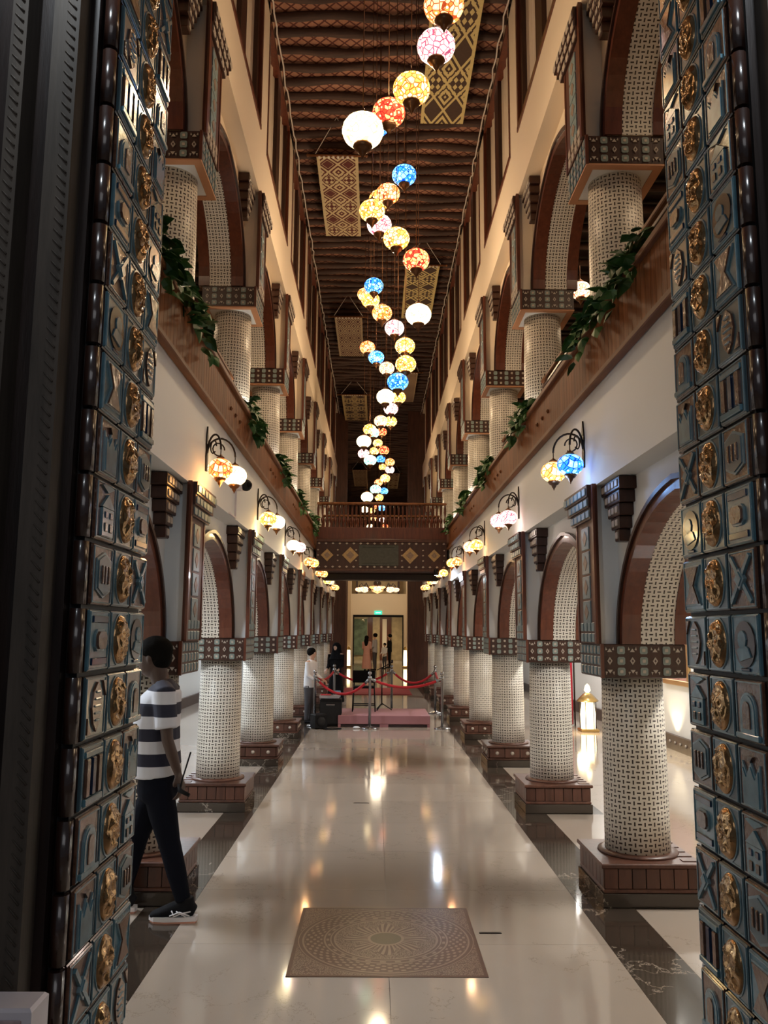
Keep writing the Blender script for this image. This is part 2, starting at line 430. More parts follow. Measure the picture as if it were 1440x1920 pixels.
# ------------------------------------------------------------------ layout
Y0, S, NCOL = 5.97, 2.80, 8
YC = [Y0+S*k for k in range(NCOL)]
W, WI, WO = 1.44, 1.60, 2.03         # pier face, arch wall faces
ZS, ZSOF = 1.675, 2.77               # spring, soffit
UP = 3.72                            # upper storey offset
YEND = 27.2
def MX(s): return (lambda x: x) if s > 0 else (lambda x: -x+.045)

# ------------------------------------------------------------------ floor
fl = struct(put('floor', None))
base = MB().mat('slab_joint').box(-6, 6, -1.5, 60, -.12, -.022).obj('subfloor', fl)
def slab(x0, x1, y0, y1, mat, name='floor_slab'):
    g = .0012; MB().mat(mat).box(x0+g, x1-g, y0+g, y1-g, -.02, 0).obj(name, fl)
y = 2.0
while y < 17.2:
    slab(-1.25, -.005, y, y+1.0, 'cream_marble'); slab(-.005, 1.245, y, y+1.0, 'cream_marble')
    slab(-1.545, -1.25, y, y+1.0, 'dark_marble', 'border_slab'); slab(1.245, 1.59, y, y+1.0, 'dark_marble', 'border_slab')
    y += 1.0
slab(-1.25, 1.245, y, 50, 'cream_marble'); slab(-1.545, -1.25, y, 27, 'dark_marble', 'border_slab'); slab(1.245, 1.59, y, 27, 'dark_marble', 'border_slab')
slab(-5, -1.25, 27, 50, 'cream_marble'); slab(1.245, 5, 27, 50, 'cream_marble'); slab(-5, 5, -1.5, 2.0, 'cream_marble')
for s in (-1, 1):
    mx = MX(s); e = 1.59
    for k in range(-1, NCOL):
        yc = Y0+S*k
        ya, yb = yc+.36, yc+S-.36
        if k == -1: ya = 2.0
        x0, x1 = sorted((mx(e), mx(2.15)))
        slab(x0, x1, ya, yb, 'cream_marble')
        if k >= 0: slab(x0, x1, yc-.36, yc+.36, 'dark_marble', 'border_slab')
        x0, x1 = sorted((mx(2.15), mx(4.7))); slab(x0, x1, max(2, yc-.36), yc+S-.36, 'cream_marble')

# inlaid medallion
md = MB().mat('medallion_stone'); n = 0
md.v += [(-.535, 4.545, .003), (.505, 4.545, .003), (.505, 5.615, .003), (-.535, 5.615, .003), (-.535, 4.545, -.001), (.505, 4.545, -.001), (.505, 5.615, -.001), (-.535, 5.615, -.001)]
md.face((0, 1, 2, 3), ((0, 0), (1, 0), (1, 1), (0, 1)))
for f_ in ((0, 4, 5, 1), (1, 5, 6, 2), (2, 6, 7, 3), (3, 7, 4, 0)): md.face(f_)
tag(md.obj('floor_medallion'), 'square brown stone inlay with circular rosette pattern set in the pale floor', 'floor inlay')
# drain cover strips in the floor
for i, (x, y, wd, lb) in enumerate(((.60, 5.18, .13, 'thin dark slot in the floor to the right of the stone medallion'), (-.22, 8.9, .16, 'thin dark slot in the floor beyond the stone medallion'))):
    o = MB().mat('iron').box(-wd/2, wd/2, -.012, .012, 0, .003).box(-wd/2+.01, wd/2-.01, -.004, .004, .003, .0045).obj('floor_slot', None, (x, y, 0)); tag(o, lb, 'floor slot')

# ------------------------------------------------------------------ arcades
A_HALF = (S-.58)/2
def arch_pts(n=26, half=A_HALF, rise=.885, off=0.):
    P = []
    for i in range(n+1):
        a = pi*i/n; h = half+off; r = rise+off
        t_ = -cos(a); e = max(0, 1-abs(t_)**2.15)**.5
        P.append((t_*h, r*(.90*e+.10*(1-abs(t_)))))
    return P
def arcade(side, up):
    s = side; mx = MX(s); dz = UP if up else 0
    paint = 'warmlit_cream' if up else 'white_paint'
    top = (7.2 if up else 3.47)-dz
    wl = MB().mat(paint)
    ctr = [(Y0-S+Y0)/2+S*k for k in range(NCOL+1)]
    ctr = [c for c in ctr if c+A_HALF < YEND+1.0]
    def quad(x, ya, za, yb, zb, yc_, zc_, yd, zd):
        n = len(wl.v); wl.v += [(x, ya, za+dz), (x, yb, zb+dz), (x, yc_, zc_+dz), (x, yd, zd+dz)]; wl.face((n, n+1, n+2, n+3))
    P = arch_pts()
    for c in ctr:
        for (a, za), (b, zb) in zip(P[:-1], P[1:]):
            for x in (WI, WO): quad(x, c+a, ZS+za, c+b, ZS+zb, c+b, ZSOF+.01, c+a, ZSOF+.01)
    ends = [3.2]+[c-A_HALF for c in ctr[1:]]
    for k, c in enumerate(ctr):
        ya = 3.2 if k == 0 else ctr[k-1]+A_HALF
        wl.box(WI, WO, ya, c-A_HALF, ZS+dz, ZSOF+.01+dz)
    wl.box(WI, WO, ctr[-1]+A_HALF, YEND, ZS+dz, ZSOF+.01+dz)
    wl.box(W, WO, 3.2, YEND, ZSOF+dz, top+dz)                       # upper fascia wall and its soffit
    for yc in YC: wl.box(W, WI+.005, yc-.20, yc+.20, ZS+dz, ZSOF+.005+dz)
    wall = struct(wl.obj('wall_'+SIDE[s], mirror=mx, fix=False))
    bm = bmesh.new(); bm.from_mesh(wall.data); bmesh.ops.recalc_face_normals(bm, faces=bm.faces); bm.to_mesh(wall.data); bm.free()
    # basket-weave lining of each arch
    ln = MB().mat('weave'); L = 0; UVW = (WO-WI)
    Q = arch_pts(off=-.004)
    for (a, za), (b, zb) in zip(Q[:-1], Q[1:]):
        n = len(ln.v); d = math.dist((a, za), (b, zb)); ln.v += [(WI+.06, a, za), (WO-.06, a, za), (WO-.06, b, zb), (WI+.06, b, zb)]
        ln.face((n, n+1, n+2, n+3), ((0, L), (UVW-.12, L), (UVW-.12, L+d), (0, L+d)), True); L += d
    lm = ln.mesh('arch_lining', False, mx)
    # mahogany arch trims: room side and aisle side
    def sweep(mb, x0, x1, o0, o1):
        A = arch_pts(off=o0); B = arch_pts(off=o1); n = len(mb.v); N = len(A)
        for (a, za), (b, zb) in zip(A, B): mb.v += [(x0, a, za), (x1, a, za), (x1, b, zb), (x0, b, zb)]
        for i in range(N-1):
            for j in range(4):
                k = (j+1) % 4; mb.face((n+4*i+j, n+4*i+k, n+4*i+4+k, n+4*i+4+j), None, False)
        mb.face((n, n+1, n+2, n+3)); e = n+4*(N-1); mb.face((e+3, e+2, e+1, e))
    tr = MB().mat('red_wood'); sweep(tr, WI-.022, WI+.105, -.012, .045); tr.mat('dark_wood'); sweep(tr, WI-.04, WI+.0, .045, .075); tm = tr.mesh('arch_trim', True, mx)
    t2 = MB().mat('red_wood'); sweep(t2, WO-.095, WO+.02, -.012, .05); t2m = t2.mesh('arch_trim', True, mx)
    for c in ctr:
        put('arch_lining', lm, wall, (0, c, ZS+dz)); put('arch_trim', tm, wall, (0, c, ZS+dz)); put('arch_trim', t2m, wall, (0, c, ZS+dz))
    # pilaster strip on every pier, with its stepped head and tiles, and the free stepped bracket
    pb = MB().mat('plinth_wood').box(W-.012, W+.004, -.27, .27, ZS, ZSOF-.02).mat('red_wood').box(W-.028, W+.006, -.27, -.225, ZS, ZSOF+.01).box(W-.018, W+.004, .235, .27, ZS, ZSOF-.2)
    pb.mat('dark_wood')
    for (z0, z1, y1, x0) in ((ZSOF-.075, ZSOF+.01, .46, .055), (ZSOF-.15, ZSOF-.075, .41, .045), (ZSOF-.23, ZSOF-.15, .34, .032)):
        pb.box(W-x0, W+.005, -.225, y1, z0, z1)
    pm = pb.mesh('pilaster', True, mx)
    tl = MB().mat('inlay_blue').box(-.008, .004, -.085, .085, -.08, .08, .004).mat('inlay_brown').prism([(-.05, 0), (0, -.055), (.05, 0), (0, .055)], 'yz', -.011, -.007)
    tlm = tl.mesh('pilaster_tile', True, mx=None) if False else tl.mesh('pilaster_tile', True, (lambda x: x*s))
    ts = MB().mat('inlay_pale' if up else 'inlay_blue').box(-.008, .004, -.036, .036, -.03, .03, .004).mesh('small_tile', True, (lambda x: x*s))
    # joined version for the far ones
    def tiles_pos():
        big = [(.0, ZS+.22+.175*i) for i in range(4)]
        small = [(-.15+.1*j, ZS+.04+.075*i) for i in range(2) for j in range(4)]
        head = [(-.16+.115*j, ZSOF-.035) for j in range(6)]+[(-.16+.115*j, ZSOF-.112) for j in range(5)]+[(-.16+.115*j, ZSOF-.19) for j in range(5)]
        return big, small, head
    big, small, head = tiles_pos()
    bk = MB().mat('dark_wood'); bi = MB().mat('inlay_pale')
    for i, hw in enumerate((.215, .175, .135, .095, .05)):
        z1 = ZSOF-.005-.082*i; z0 = z1-.082; x0 = 1.485+.010*i
        bk.box(x0, WI+.004, -hw, hw, z0, z1, .006)
        nt = (5, 4, 3, 2, 1)[i]
        for j in range(nt):
            yy = (j-(nt-1)/2)*.078; bi.box(x0-.007, x0+.002, yy-.027, yy+.027, z0+.018, z1-.018, .004)
    bkm = bk.mesh('bracket', True, mx); bim = bi.mesh('inlay', True, mx)
    for k, yc in enumerate(YC):
        p = put('pilaster', pm, wall, (0, yc, dz))
        if k < 3:
            for (y_, z_) in big: put('tile', tlm, p, (mx(W-.012), y_, z_), scale=(1, 1.15, 1))
            for (y_, z_) in small: put('small_tile', ts, p, (mx(W-.012), y_, z_))
            for i, (y_, z_) in enumerate(head): put('small_tile', ts, p, (mx(W-(.055 if i < 6 else .045 if i < 11 else .032)), y_, z_), scale=(1, 1.15, .85))
        else:
            j = MB().mat('inlay_blue')
            for (y_, z_) in big: j.box(W-.02, W-.01, y_-.085, y_+.085, z_-.08, z_+.08)
            for (y_, z_) in small: j.box(W-.02, W-.01, y_-.036, y_+.036, z_-.03, z_+.03)
            stuff(j.obj('tile', p, mirror=mx))
        b = put('bracket', bkm, wall, (0, yc-.45, dz)); stuff(put('inlay', bim, b))
        b = put('bracket', bkm, wall, (0, yc+.86, dz)) if False else None
    return wall
WALLS = {}
for s in (-1, 1):
    for up in (False, True): WALLS[(s, up)] = arcade(s, up)

# ------------------------------------------------------------------ columns
def make_column(up, planks):
    """local origin: column axis on the floor; corridor side is -x"""
    root = put('column', None)
    h0 = .27 if not up else .20
    H1 = 1.45
    if not up:
        pl = MB().mat('plinth_wood').box(-.34, .33, -.34, .33, .24, .27, .006).mat('dark_wood').box(-.30, .29, -.30, .29, .07, .24)
        pl.mat('plinth_wood').box(-.325, .315, -.325, .315, .085, .11, .006).mat('dark_marble').box(-.335, .325, -.335, .325, 0, .085, .004)
    else:
        pl = MB().mat('plinth_wood').box(-.25, .25, -.25, .25, .188, .20, .005)
    P = pl.obj('plinth', root)
    if not up:
        if planks:
            pk = MB().mat('plinth_wood').box(-.042, .042, -.012, .012, -.064, .064, .005).mesh('plank')
            for i in range(7):
                x = -.275+.0905*i
                put('plank', pk, P, (x, -.312, .175)); put('plank', pk, P, (-.312, x, .175), (0, 0, pi/2))
            tp = MB().mat('plinth_wood').box(-.052, .052, -.028, .028, -.004, .004, .002).mesh('plank')
            for i in range(5): put('plank', tp, P, (.26, -.25+.12*i, .272))
        else:
            pk = MB().mat('plinth_wood').box(-.095, .095, -.010, .010, -.062, .062, .008).mesh('panel')
            kn = MB().mat('inlay_pale').lathe([(.026, 0), (.024, .012), (.012, .02), (.0001, .022)], (0, 0, 0), 10, axis='y').mesh('stud')
            for i in range(3):
                x = -.2+.2*i
                put('panel', pk, P, (x, -.308, .175)); put('panel', pk, P, (-.308, x, .175), (0, 0, pi/2))
                put('stud', kn, P, (x, -.316, .175), (0, 0, pi)); put('stud', kn, P, (-.316, x, .175), (0, 0, pi/2))
    r = .215 if not up else .205
    sh = MB().mat('weave').lathe([(r+.004, h0), (r+.002, .55), (r, .9), (r-.008, H1+.02)], seg=40, uv=True).obj('shaft', root)
    MB().mat('plinth_wood').lathe([(r+.055, h0), (r+.05, h0+.014), (r+.02, h0+.022), (r+.005, h0+.022)], seg=32).obj('base_ring', root)
    cp = MB().mat('dark_wood').box(-.285, .285, -.285, .285, 1.45, ZS, .006)
    cp.mat('red_wood').box(-.292, -.27, -.292, -.27, 1.448, ZS+.002)
    if up: cp.mat('soffit_wood').box(-.288, .288, -.288, -.225, 1.438, 1.451).box(-.288, .288, .225, .288, 1.438, 1.451).box(-.288, -.225, -.225, .225, 1.438, 1.451).box(.225, .288, -.225, .225, 1.438, 1.451)
    if up: cp.mat('white_paint').box(-.226, .226, -.226, .226, 1.444, 1.451)
    cap = cp.obj('capital', root)
    sq = lambda a, c: [(-a+c, -a), (a-c, -a), (a, -a+c), (a, a-c), (a-c, a), (-a+c, a), (-a, a-c), (-a, -a+c)]
    m_sq = MB().mat('inlay_green').prism(sq(.026, .008), 'xz', -.006, .004).mat('inlay_pale').prism(sq(.011, .004), 'xz', -.008, -.005).mesh('inlay_tile')
    m_di = MB().mat('inlay_pale').prism([(-.017, 0), (0, -.026), (.017, 0), (0, .026)], 'xz', -.006, .004).mat('dark_wood').prism([(-.007, 0), (0, -.011), (.007, 0), (0, .011)], 'xz', -.008, -.005).mesh('inlay_tile')
    m_tr = MB().mat('inlay_pale').prism([(-.017, .012), (0, -.012), (.017, .012)], 'xz', -.006, .004).prism([(-.026, -.022), (-.016, -.002), (-.03, .0)], 'xz', -.006, .004).prism([(.026, -.022), (.016, -.002), (.03, .0)], 'xz', -.006, .004).mesh('inlay_tile')
    m_rc = MB().mat('inlay_blue').box(-.032, .032, -.006, .004, -.028, .028, .003).mat('inlay_pale').box(-.012, .012, -.009, -.005, -.018, .018).mesh('inlay_tile')
    if planks is not None and planks:
        for i in range(3):
            for j in range(7):
                z_ = 1.492+.071*i; x = -.231+.077*j
                if j % 2: put('inlay_tile', m_sq, cap, (x, -.286, z_))
                else: put('inlay_tile', m_di if i == 1 else m_tr, cap, (x, -.286, z_), (0, pi if i == 2 else 0, 0) if i != 0 else None)
            for j in range(6): put('inlay_tile', m_rc, cap, (-.286, .2325-.093*j, 1.492+.071*i), (0, 0, -pi/2))
    else:
        j_ = MB()
        for i in range(3):
            for j in range(7):
                z_ = 1.492+.071*i; x = -.231+.077*j; a = .026 if j % 2 else .014
                j_.mat('inlay_green' if j % 2 else 'inlay_pale').prism([(x+p, z_+q) for p, q in sq(a, a*.35)], 'xz', -.293, -.284)
            for j in range(6): j_.mat('inlay_blue').box(-.293, -.284, .2325-.093*j-.032, .2325-.093*j+.032, 1.492+.071*i-.028, 1.492+.071*i+.028)
        stuff(j_.obj('inlay_tile', cap))
    return root
protos = {}
XCOL = 1.725
for up in (False, True):
    for s in (-1, 1):
        for k, yc in enumerate(YC):
            key = (up, k < 2)
            if key not in protos: protos[key] = r_ = make_column(up, k < 2)
            else: r_ = copy_tree(protos[key])
            x = MX(s)(XCOL); r_.location = (x, yc, UP if up else 0)
            r_.scale = (s, 1, 1)
            low = 'upper gallery' if up else 'ground floor'
            tag(r_, f'white basket-weave column with tiled dark capital, {ORD[k]} on the {SIDE[s]} side of the {low}', 'column', f'columns of the {SIDE[s]} {low} arcade')

# ------------------------------------------------------------------ gallery fascia boards, floors, ceilings, aisle walls
bd = MB().mat('board_wood').box(-.008, .008, -.0405, .0405, 3.50, 3.86, .002).mesh('board')
for s in (-1, 1):
    mx = MX(s)
    fz = thing('gallery_fascia', f'brown board-clad gallery front running along the {SIDE[s]} wall', 'balcony front')
    b = MB().mat('dark_wood').box(W-.005, W+.05, 3.26, YEND-.05, 3.505, 3.86).obj('backing', fz, mirror=mx)
    MB().mat('rail_wood').box(W-.06, W-.002, 3.26, YEND-.05, 3.44, 3.475, .006).box(W-.04, W-.002, 3.26, YEND-.05, 3.475, 3.505, .005).obj('lower_moulding', fz, mirror=mx)
    MB().mat('rail_wood').box(W-.05, WO, 3.26, YEND-.05, 3.86, 3.905, .006).obj('ledge', fz, mirror=mx)
    n_ = 0; y = 3.9
    while y < 17.0: put('board', bd, fz, (mx(W-.012), y, 0)); y += .085
    jb = MB().mat('board_wood')
    while y < YEND-.1: jb.box(W-.02, W-.004, y-.04, y+.04, 3.5, 3.86); y += .085
    stuff(jb.obj('board', fz, mirror=mx))
    kn = MB().mat('rail_wood').lathe([(.018, 0), (.02, -.01), (.0001, -.022)], (0, 0, 0), 8, axis='x').mesh('knob', True, (lambda x: x*s))
    for k in range(5):
        for j in range(3): put('knob', kn, fz, (mx(W-.02), YC[k]+1.15+.24*j, 3.68))
    rl = thing('gallery_railing', f'wooden baluster railing set back on the {SIDE[s]} gallery ledge', 'railing')
    MB().mat('rail_wood').box(1.66, 1.72, 3.26, YEND-.05, 4.38, 4.42, .008).obj('top_rail', rl, mirror=mx)
    MB().mat('dark_wood').box(1.67, 1.71, 3.26, YEND-.05, 4.32, 4.35, .004).obj('sub_rail', rl, mirror=mx)
    MB().mat('rail_wood').box(1.66, 1.72, 3.26, YEND-.05, 3.96, 4.0, .004).obj('bottom_rail', rl, mirror=mx)
    bl = MB().mat('dark_wood').lathe([(.012, 3.99), (.012, 4.05), (.022, 4.12), (.012, 4.2), (.018, 4.25), (.012, 4.33)], seg=6).mesh('baluster')
    y = 3.4; i = 0
    while y < 24.8:
        if all(abs(y-c) > .22 for c in YC): put('baluster', bl, rl, (mx(1.69), y, 0))
        y += .15
    # slabs and side walls of the aisles
    struct(MB().mat('white_paint').box(W+.1, 4.9, 2.6, YEND+.4, 3.36, 3.469).obj('ceiling', mirror=mx))
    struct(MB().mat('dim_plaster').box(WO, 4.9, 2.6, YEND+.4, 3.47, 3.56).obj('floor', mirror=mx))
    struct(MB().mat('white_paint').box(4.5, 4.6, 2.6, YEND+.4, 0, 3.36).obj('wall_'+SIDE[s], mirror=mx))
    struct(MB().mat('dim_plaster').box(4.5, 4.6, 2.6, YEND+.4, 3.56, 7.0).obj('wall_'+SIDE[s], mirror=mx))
    uc = struct(MB().mat('black_wood').box(WO, 4.6, 2.6, YEND+.4, 6.95, 7.05).obj('ceiling', mirror=mx))
    lg = MB().mat('log_wood').lathe([(.05, WO+.02), (.055, 3.0), (.05, 4.5)], seg=8, axis='x').mesh('log', True, mx)
    y = 4
    while y < 20: put('log', lg, uc, (0, y, 6.88)); y += .5
    struct(MB().mat('dark_wood').box(4.44, 4.5, 2.6, YEND+.4, 0, .22).obj('baseboard_'+SIDE[s], mirror=mx))
    st = MB().mat('inlay_pale')
    # aisle end walls
    struct(MB().mat('white_paint').box(WO+.02, 4.6, YEND, YEND+.1, 0, 3.4).obj('wall_back', mirror=mx))
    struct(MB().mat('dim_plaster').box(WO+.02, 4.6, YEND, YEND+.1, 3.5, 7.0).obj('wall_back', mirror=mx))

# baseboard studs on the right aisle wall
sk = MB().mat('inlay_pale').lathe([(.025, 0), (.02, -.015), (.0001, -.02)], (0, 0, 0), 8, axis='x').mesh('stud')
bbr = [o for o in bpy.data.objects if o.name.startswith('baseboard_right')][0]
y = 8.0
while y < 16: put('stud', sk, bbr, (4.44, y, .12)); y += .22

# ------------------------------------------------------------------ clerestory, ceiling
for s in (-1, 1):
    mx = MX(s)
    cw = MB().mat('warmlit_cream').box(1.66, 1.76, 3.2, YEND, 7.2, 9.2)
    edges = [3.2]+[y_ for yc in YC for y_ in (yc-.27-.1, yc+.27-.1)]
    for yc in YC: cw.box(W, 1.67, yc-.30, yc+.20, 7.2, 9.2)
    cw.box(W, 1.67, 3.2, YEND, 9.0, 9.2)
    wl = struct(cw.obj('wall_'+SIDE[s], mirror=mx, fix=True))
    ya = 3.3
    for k in range(NCOL+0):
        yb = YC[k]-.30
        wn = struct(put('window_%d' % (k+1+(0 if s > 0 else 10)), None, None, (0, 0, 0)))
        m_ = MB().mat('red_wood').box(W-.012, 1.60, ya, yb, 7.2, 7.26).box(W-.008, 1.60, ya, ya+.07, 7.26, 9.0).box(W-.008, 1.60, yb-.07, yb, 7.26, 9.0).box(W-.008, 1.60, ya, yb, 8.94, 9.0)
        m_.obj('window_frame', wn, mirror=mx)
        for f0, f1 in ((.0, .08), (.46, .60), (.93, 1.)):
            L = yb-ya; MB().mat('dark_wood').box(1.465, 1.54, ya+.05+f0*(L-.1), ya+.05+f1*(L-.1), 7.24, 8.98, .01).obj('shutter', wn, mirror=mx)
        for f0, f1 in ((.08, .46), (.60, .93)):
            cu = MB().mat('curtain_cream'); y0_ = ya+.05+f0*(yb-ya-.1); y1_ = ya+.05+f1*(yb-ya-.1); N = 12; n = len(cu.v)
            for i in range(N+1):
                yy = y0_+(y1_-y0_)*i/N; xx = 1.525+.015*sin(i*1.9)
                cu.v += [(xx, yy, 7.27+.25*i/N), (xx, yy, 8.97)]
            for i in range(N): cu.face((n+2*i, n+2*i+2, n+2*i+3, n+2*i+1), None, True)
            cu.obj('curtain', wn, mirror=mx, fix=False)
        ya = YC[k]+.20
cl = struct(MB().mat('reed_mat').box(-1.7, 1.7, 3.0, 46, 9.14, 9.24).obj('ceiling'))
lms = []
for v_ in range(4):
    pts = [(-1.6+3.2*i/12, .02*sin(i*1.3+v_*2), .018*sin(i*.9+v_*1.7)) for i in range(13)]
    rr = [.050+.008*sin(i*2.1+v_*1.3)+.006*random.random() for i in range(13)]
    lms.append(MB().mat('log_wood').tube(pts, rr, 8, ref=(0, 0, 1)).mesh('log'))
y = 8.2; i = 0
while y < 45:
    put('log', lms[i % 4], cl, (0.02, y+random.uniform(-.02, .02), 9.088)); y += .30; i += 1
for s in (-1, 1):      # white rope that edges the ceiling
    pts = []; y = 6.0; j = 0
    while y < 27: pts.append((MX(s)(W-.06)+random.uniform(-.012, .012), y, 8.93+.03*sin(j*1.9)+random.uniform(-.01, .01))); y += .16; j += 1
    tag(MB().mat('rope_white').tube(pts, .011, 5, ref=(0, 0, 1)).obj('edge_rope'), f'thin white rope looping along the {SIDE[s]} edge of the ceiling', 'rope')

# ------------------------------------------------------------------ portal at the far end and the hall beyond
struct(MB().mat('plinth_wood').box(.97, 1.95, YEND, YEND+.5, 0, 9.15).mat('plinth_wood').box(.95, 1.0, YEND-.03, YEND+.02, 0, 9.1).box(1.2, 1.24, YEND-.02, YEND, 0, 9.1).obj('wall_back'))
struct(MB().mat('plinth_wood').box(-1.95, -1.07, YEND, YEND+.5, 0, 9.15).mat('plinth_wood').box(-1.1, -1.05, YEND-.03, YEND+.02, 0, 9.1).box(-1.3, -1.26, YEND-.02, YEND, 0, 9.1).obj('wall_back'))
for s, X in ((-1, -1.60), (1, 1.75)):
    struct(MB().mat('warmlit_cream').box(X, X+s*.1, YEND+.5, 45.6, 0, 4.9).mat('dark_wood').box(X, X+s*.1, YEND+.5, 45.6, 4.9, 9.2).obj('wall_'+SIDE[s]))
    struct(MB().mat('warmlit_cream').box(X-s*.30, X, 41.5, 42.0, 0, 4.6, .02).mat('dark_wood').box(X-s*.31, X, 36.0, 36.2, 0, 4.7).obj('trim_%d' % (1 if s < 0 else 2)))
eb = MB().mat('warmlit_cream').box(-1.7, 1.9, 45, 45.2, 2.62, 3.75).box(-1.7, -1.28, 45, 45.2, 0, 2.62).box(1.42, 1.9, 45, 45.2, 0, 2.62)
eb.mat('gold_wall').box(-1.7, 1.9, 45.6, 45.7, 3.75, 6).mat('dark_wood').box(-1.7, 1.9, 45, 45.2, 6, 9.2).box(-1.15, -1.05, 45.0, 45.3, 3.75, 6).box(1.1, 1.2, 45.0, 45.3, 3.75, 6)
struct(eb.obj('wall_back'))
dr = struct(put('door_1', None))
MB().mat('black_plastic').box(-1.28, 1.42, 44.96, 45.06, 2.5, 2.62).box(-1.28, -1.22, 44.96, 45.06, 0, 2.5).box(1.36, 1.42, 44.96, 45.06, 0, 2.5).obj('door_frame', dr)
t = NT('clear_glass'); t.set((.9, .95, .95), .02); t.b.inputs['Transmission Weight'].default_value = 1; t.b.inputs['IOR'].default_value = 1.2
MB().mat('clear_glass').box(-1.22, -.2, 45.0, 45.015, .02, 2.5).obj('glass_leaf', dr)
# lobby behind the glass
bk = MB().mat('gold_wall').box(-3, 3, 52, 52.2, 0, 3.6).mat('green_wall').box(-1.6, -.6, 51.9, 52.0, .3, 2.5).mat('red_wood').box(-.55, -.25, 51.9, 52, 0, 2.6).box(.2, .9, 51.9, 52, 0, 2.75).mat('warmlit_cream').box(.35, .62, 51.86, 51.9, .1, 2.5).mat('warmlit_cream').box(-3, 3, 45.2, 52.2, 3.2, 3.4)
struct(bk.obj('wall_back')); struct(MB().mat('cream_marble').box(-3, 3, 50, 52.5, -.02, 0).obj('floor'))
bb = MB().mat('warm_panel').box(-.5, .7, 48, 50, 3.1, 3.16).mat('brass').box(-.55, .75, 47.95, 50.05, 3.16, 3.2).obj('ceiling_panel'); tag(bb, 'glowing warm ceiling panel behind the glass doors', 'ceiling light')
light('lobby_light', 'AREA', (0, 48.5, 3.05), 120, (1, .85, .6), 2.0, 2.0, rot=(0, 0, 0))
light('hall_fill', 'AREA', (0, 42, 5.8), 80, (1, .82, .58), .4, .4, rot=(-.0, 0, 0))  # unseen fill added behind the bridge to brighten the end wall
light('chandelier_light', 'POINT', (-.02, 33, 3.9), 35, (1, .80, .55), .4)
for s in (-1, 1): light('hall_fill', 'AREA', (s*1.38, 30.5, 7.0), 170, (1, .80, .56), .3, 3, rot=(0, 0, 0))  # added fills, kept out of sight behind the portal panels
# exit sign
ex = thing('exit_sign', 'small green emergency exit sign above the far glass doors', 'sign', (.06, 44.98, 2.72))
MB().mat('exit_green').box(-.2, .2, -.03, 0, -.08, .12, .008).obj('sign_box', ex); MB().mat('exit_mark').box(-.13, .13, -.034, -.03, .0, .035).obj('pictogram', ex)
# glowing lanterns at the far piers
for s, X, lb in ((-1, -1.38, 'tall glowing floor lantern at the foot of the left pier in the far hall'), (1, 1.38, 'tall glowing floor lantern at the foot of the right pier in the far hall')):
    t_ = thing('floor_lantern', lb, 'lantern', (X, 41.2, 0), 'tall lanterns in the far hall')
    MB().mat('brass').box(-.15, .15, -.15, .15, 0, .08, .01).lathe([(.11, .85), (.05, .98), (.02, 1.05)], seg=8).obj('frame', t_); MB().mat('lantern_glow').lathe([(.08, .08), (.09, .4), (.07, .85)], seg=10).obj('glass', t_)

# chandelier
ch = thing('chandelier', 'wrought iron ring chandelier with glowing orange shades seen beneath the bridge', 'chandelier', (-.02, 33.0, 3.35))
fr = MB().mat('iron').lathe([(.02, 0), (.12, .15), (.16, .3), (.05, .45), (.015, .6), (.012, 5.78)], seg=10)
for k in range(8):
    a = 2*pi*k/8; fr.tube([(cos(a)*r_, sin(a)*r_, z_) for r_, z_ in ((.1, .1), (.3, .0), (.5, .1), (.62, .28), (.7, .2), (.72, .1))], .018, 6, ref=(0, 0, 1))
fr.obj('frame', ch)
shm = MB().mat('mosaic_peach').lathe([(.04, -.06), (.13, -.02), (.16, .05), (.11, .1), (.03, .11)], seg=14).mesh('lamp_shade')
for k in range(8):
    a = 2*pi*k/8; put('lamp_shade', shm, ch, (cos(a)*.72, sin(a)*.72, .0))
MB().mat('mosaic_orange').lathe([(.02, -.12), (.2, -.04), (.34, .12), (.3, .16)], seg=16).obj('bowl', ch)

# ------------------------------------------------------------------ bridge
br = thing('footbridge', 'carved wooden footbridge spanning the hall between the two galleries', 'bridge', (0.02, 17.3, 0))
MB().mat('dark_wood').box(-1.345, 1.365, -.02, 1.9, 3.02, 3.62).obj('deck', br)
fb = MB().mat('dark_wood').box(-1.345, 1.365, -.08, -.02, 3.0, 3.62, .01).mat('plinth_wood').box(-1.345, 1.365, -.11, -.02, 3.58, 3.65, .01).box(-1.345, 1.365, -.10, -.02, 2.98, 3.03, .01).obj('front_panel', br)
MB().mat('bridge_teal').box(-.46, .36, -.095, -.075, 3.09, 3.53, .01).obj('centre_panel', fb)
MB().mat('bridge_teal').box(-.40, .30, -.102, -.094, 3.14, 3.48, .01).obj('centre_panel', fb)
for x in (-1.12, -.64, .60, 1.10):
    big = abs(x) < .9
    a = .17 if big else .13
    MB().mat('gold_diamond').prism([(x-a, 3.31), (x, 3.31-a), (x+a, 3.31), (x, 3.31+a)], 'xz', -.105, -.078).mat('inlay_brown').prism([(x-a*.5, 3.31), (x, 3.31-a*.5), (x+a*.5, 3.31), (x, 3.31+a*.5)], 'xz', -.112, -.1).obj('diamond', fb)
sd = MB().mat('inlay_pale').prism([(-.03, 0), (0, -.022), (.03, 0), (0, .022)], 'xz', -.012, .004).mesh('stud')
for i in range(19):
    for z_ in (3.07, 3.555): put('stud', sd, fb, (-1.29+.144*i, -.085, z_))
for x in (-1.31, -.9, -.52, .43, .87, 1.31):
    for z_ in (3.2, 3.31, 3.42): put('stud', sd, fb, (x, -.085, z_), scale=(.7, 1, .8))
rb = MB().mat('red_wood').box(-1.345, 1.365, -.06, -.01, 3.65, 3.90, .006).obj('lower_boards', br)
MB().mat('rail_wood').box(-1.345, 1.365, -.09, .0, 4.37, 4.42, .012).obj('handrail', br)
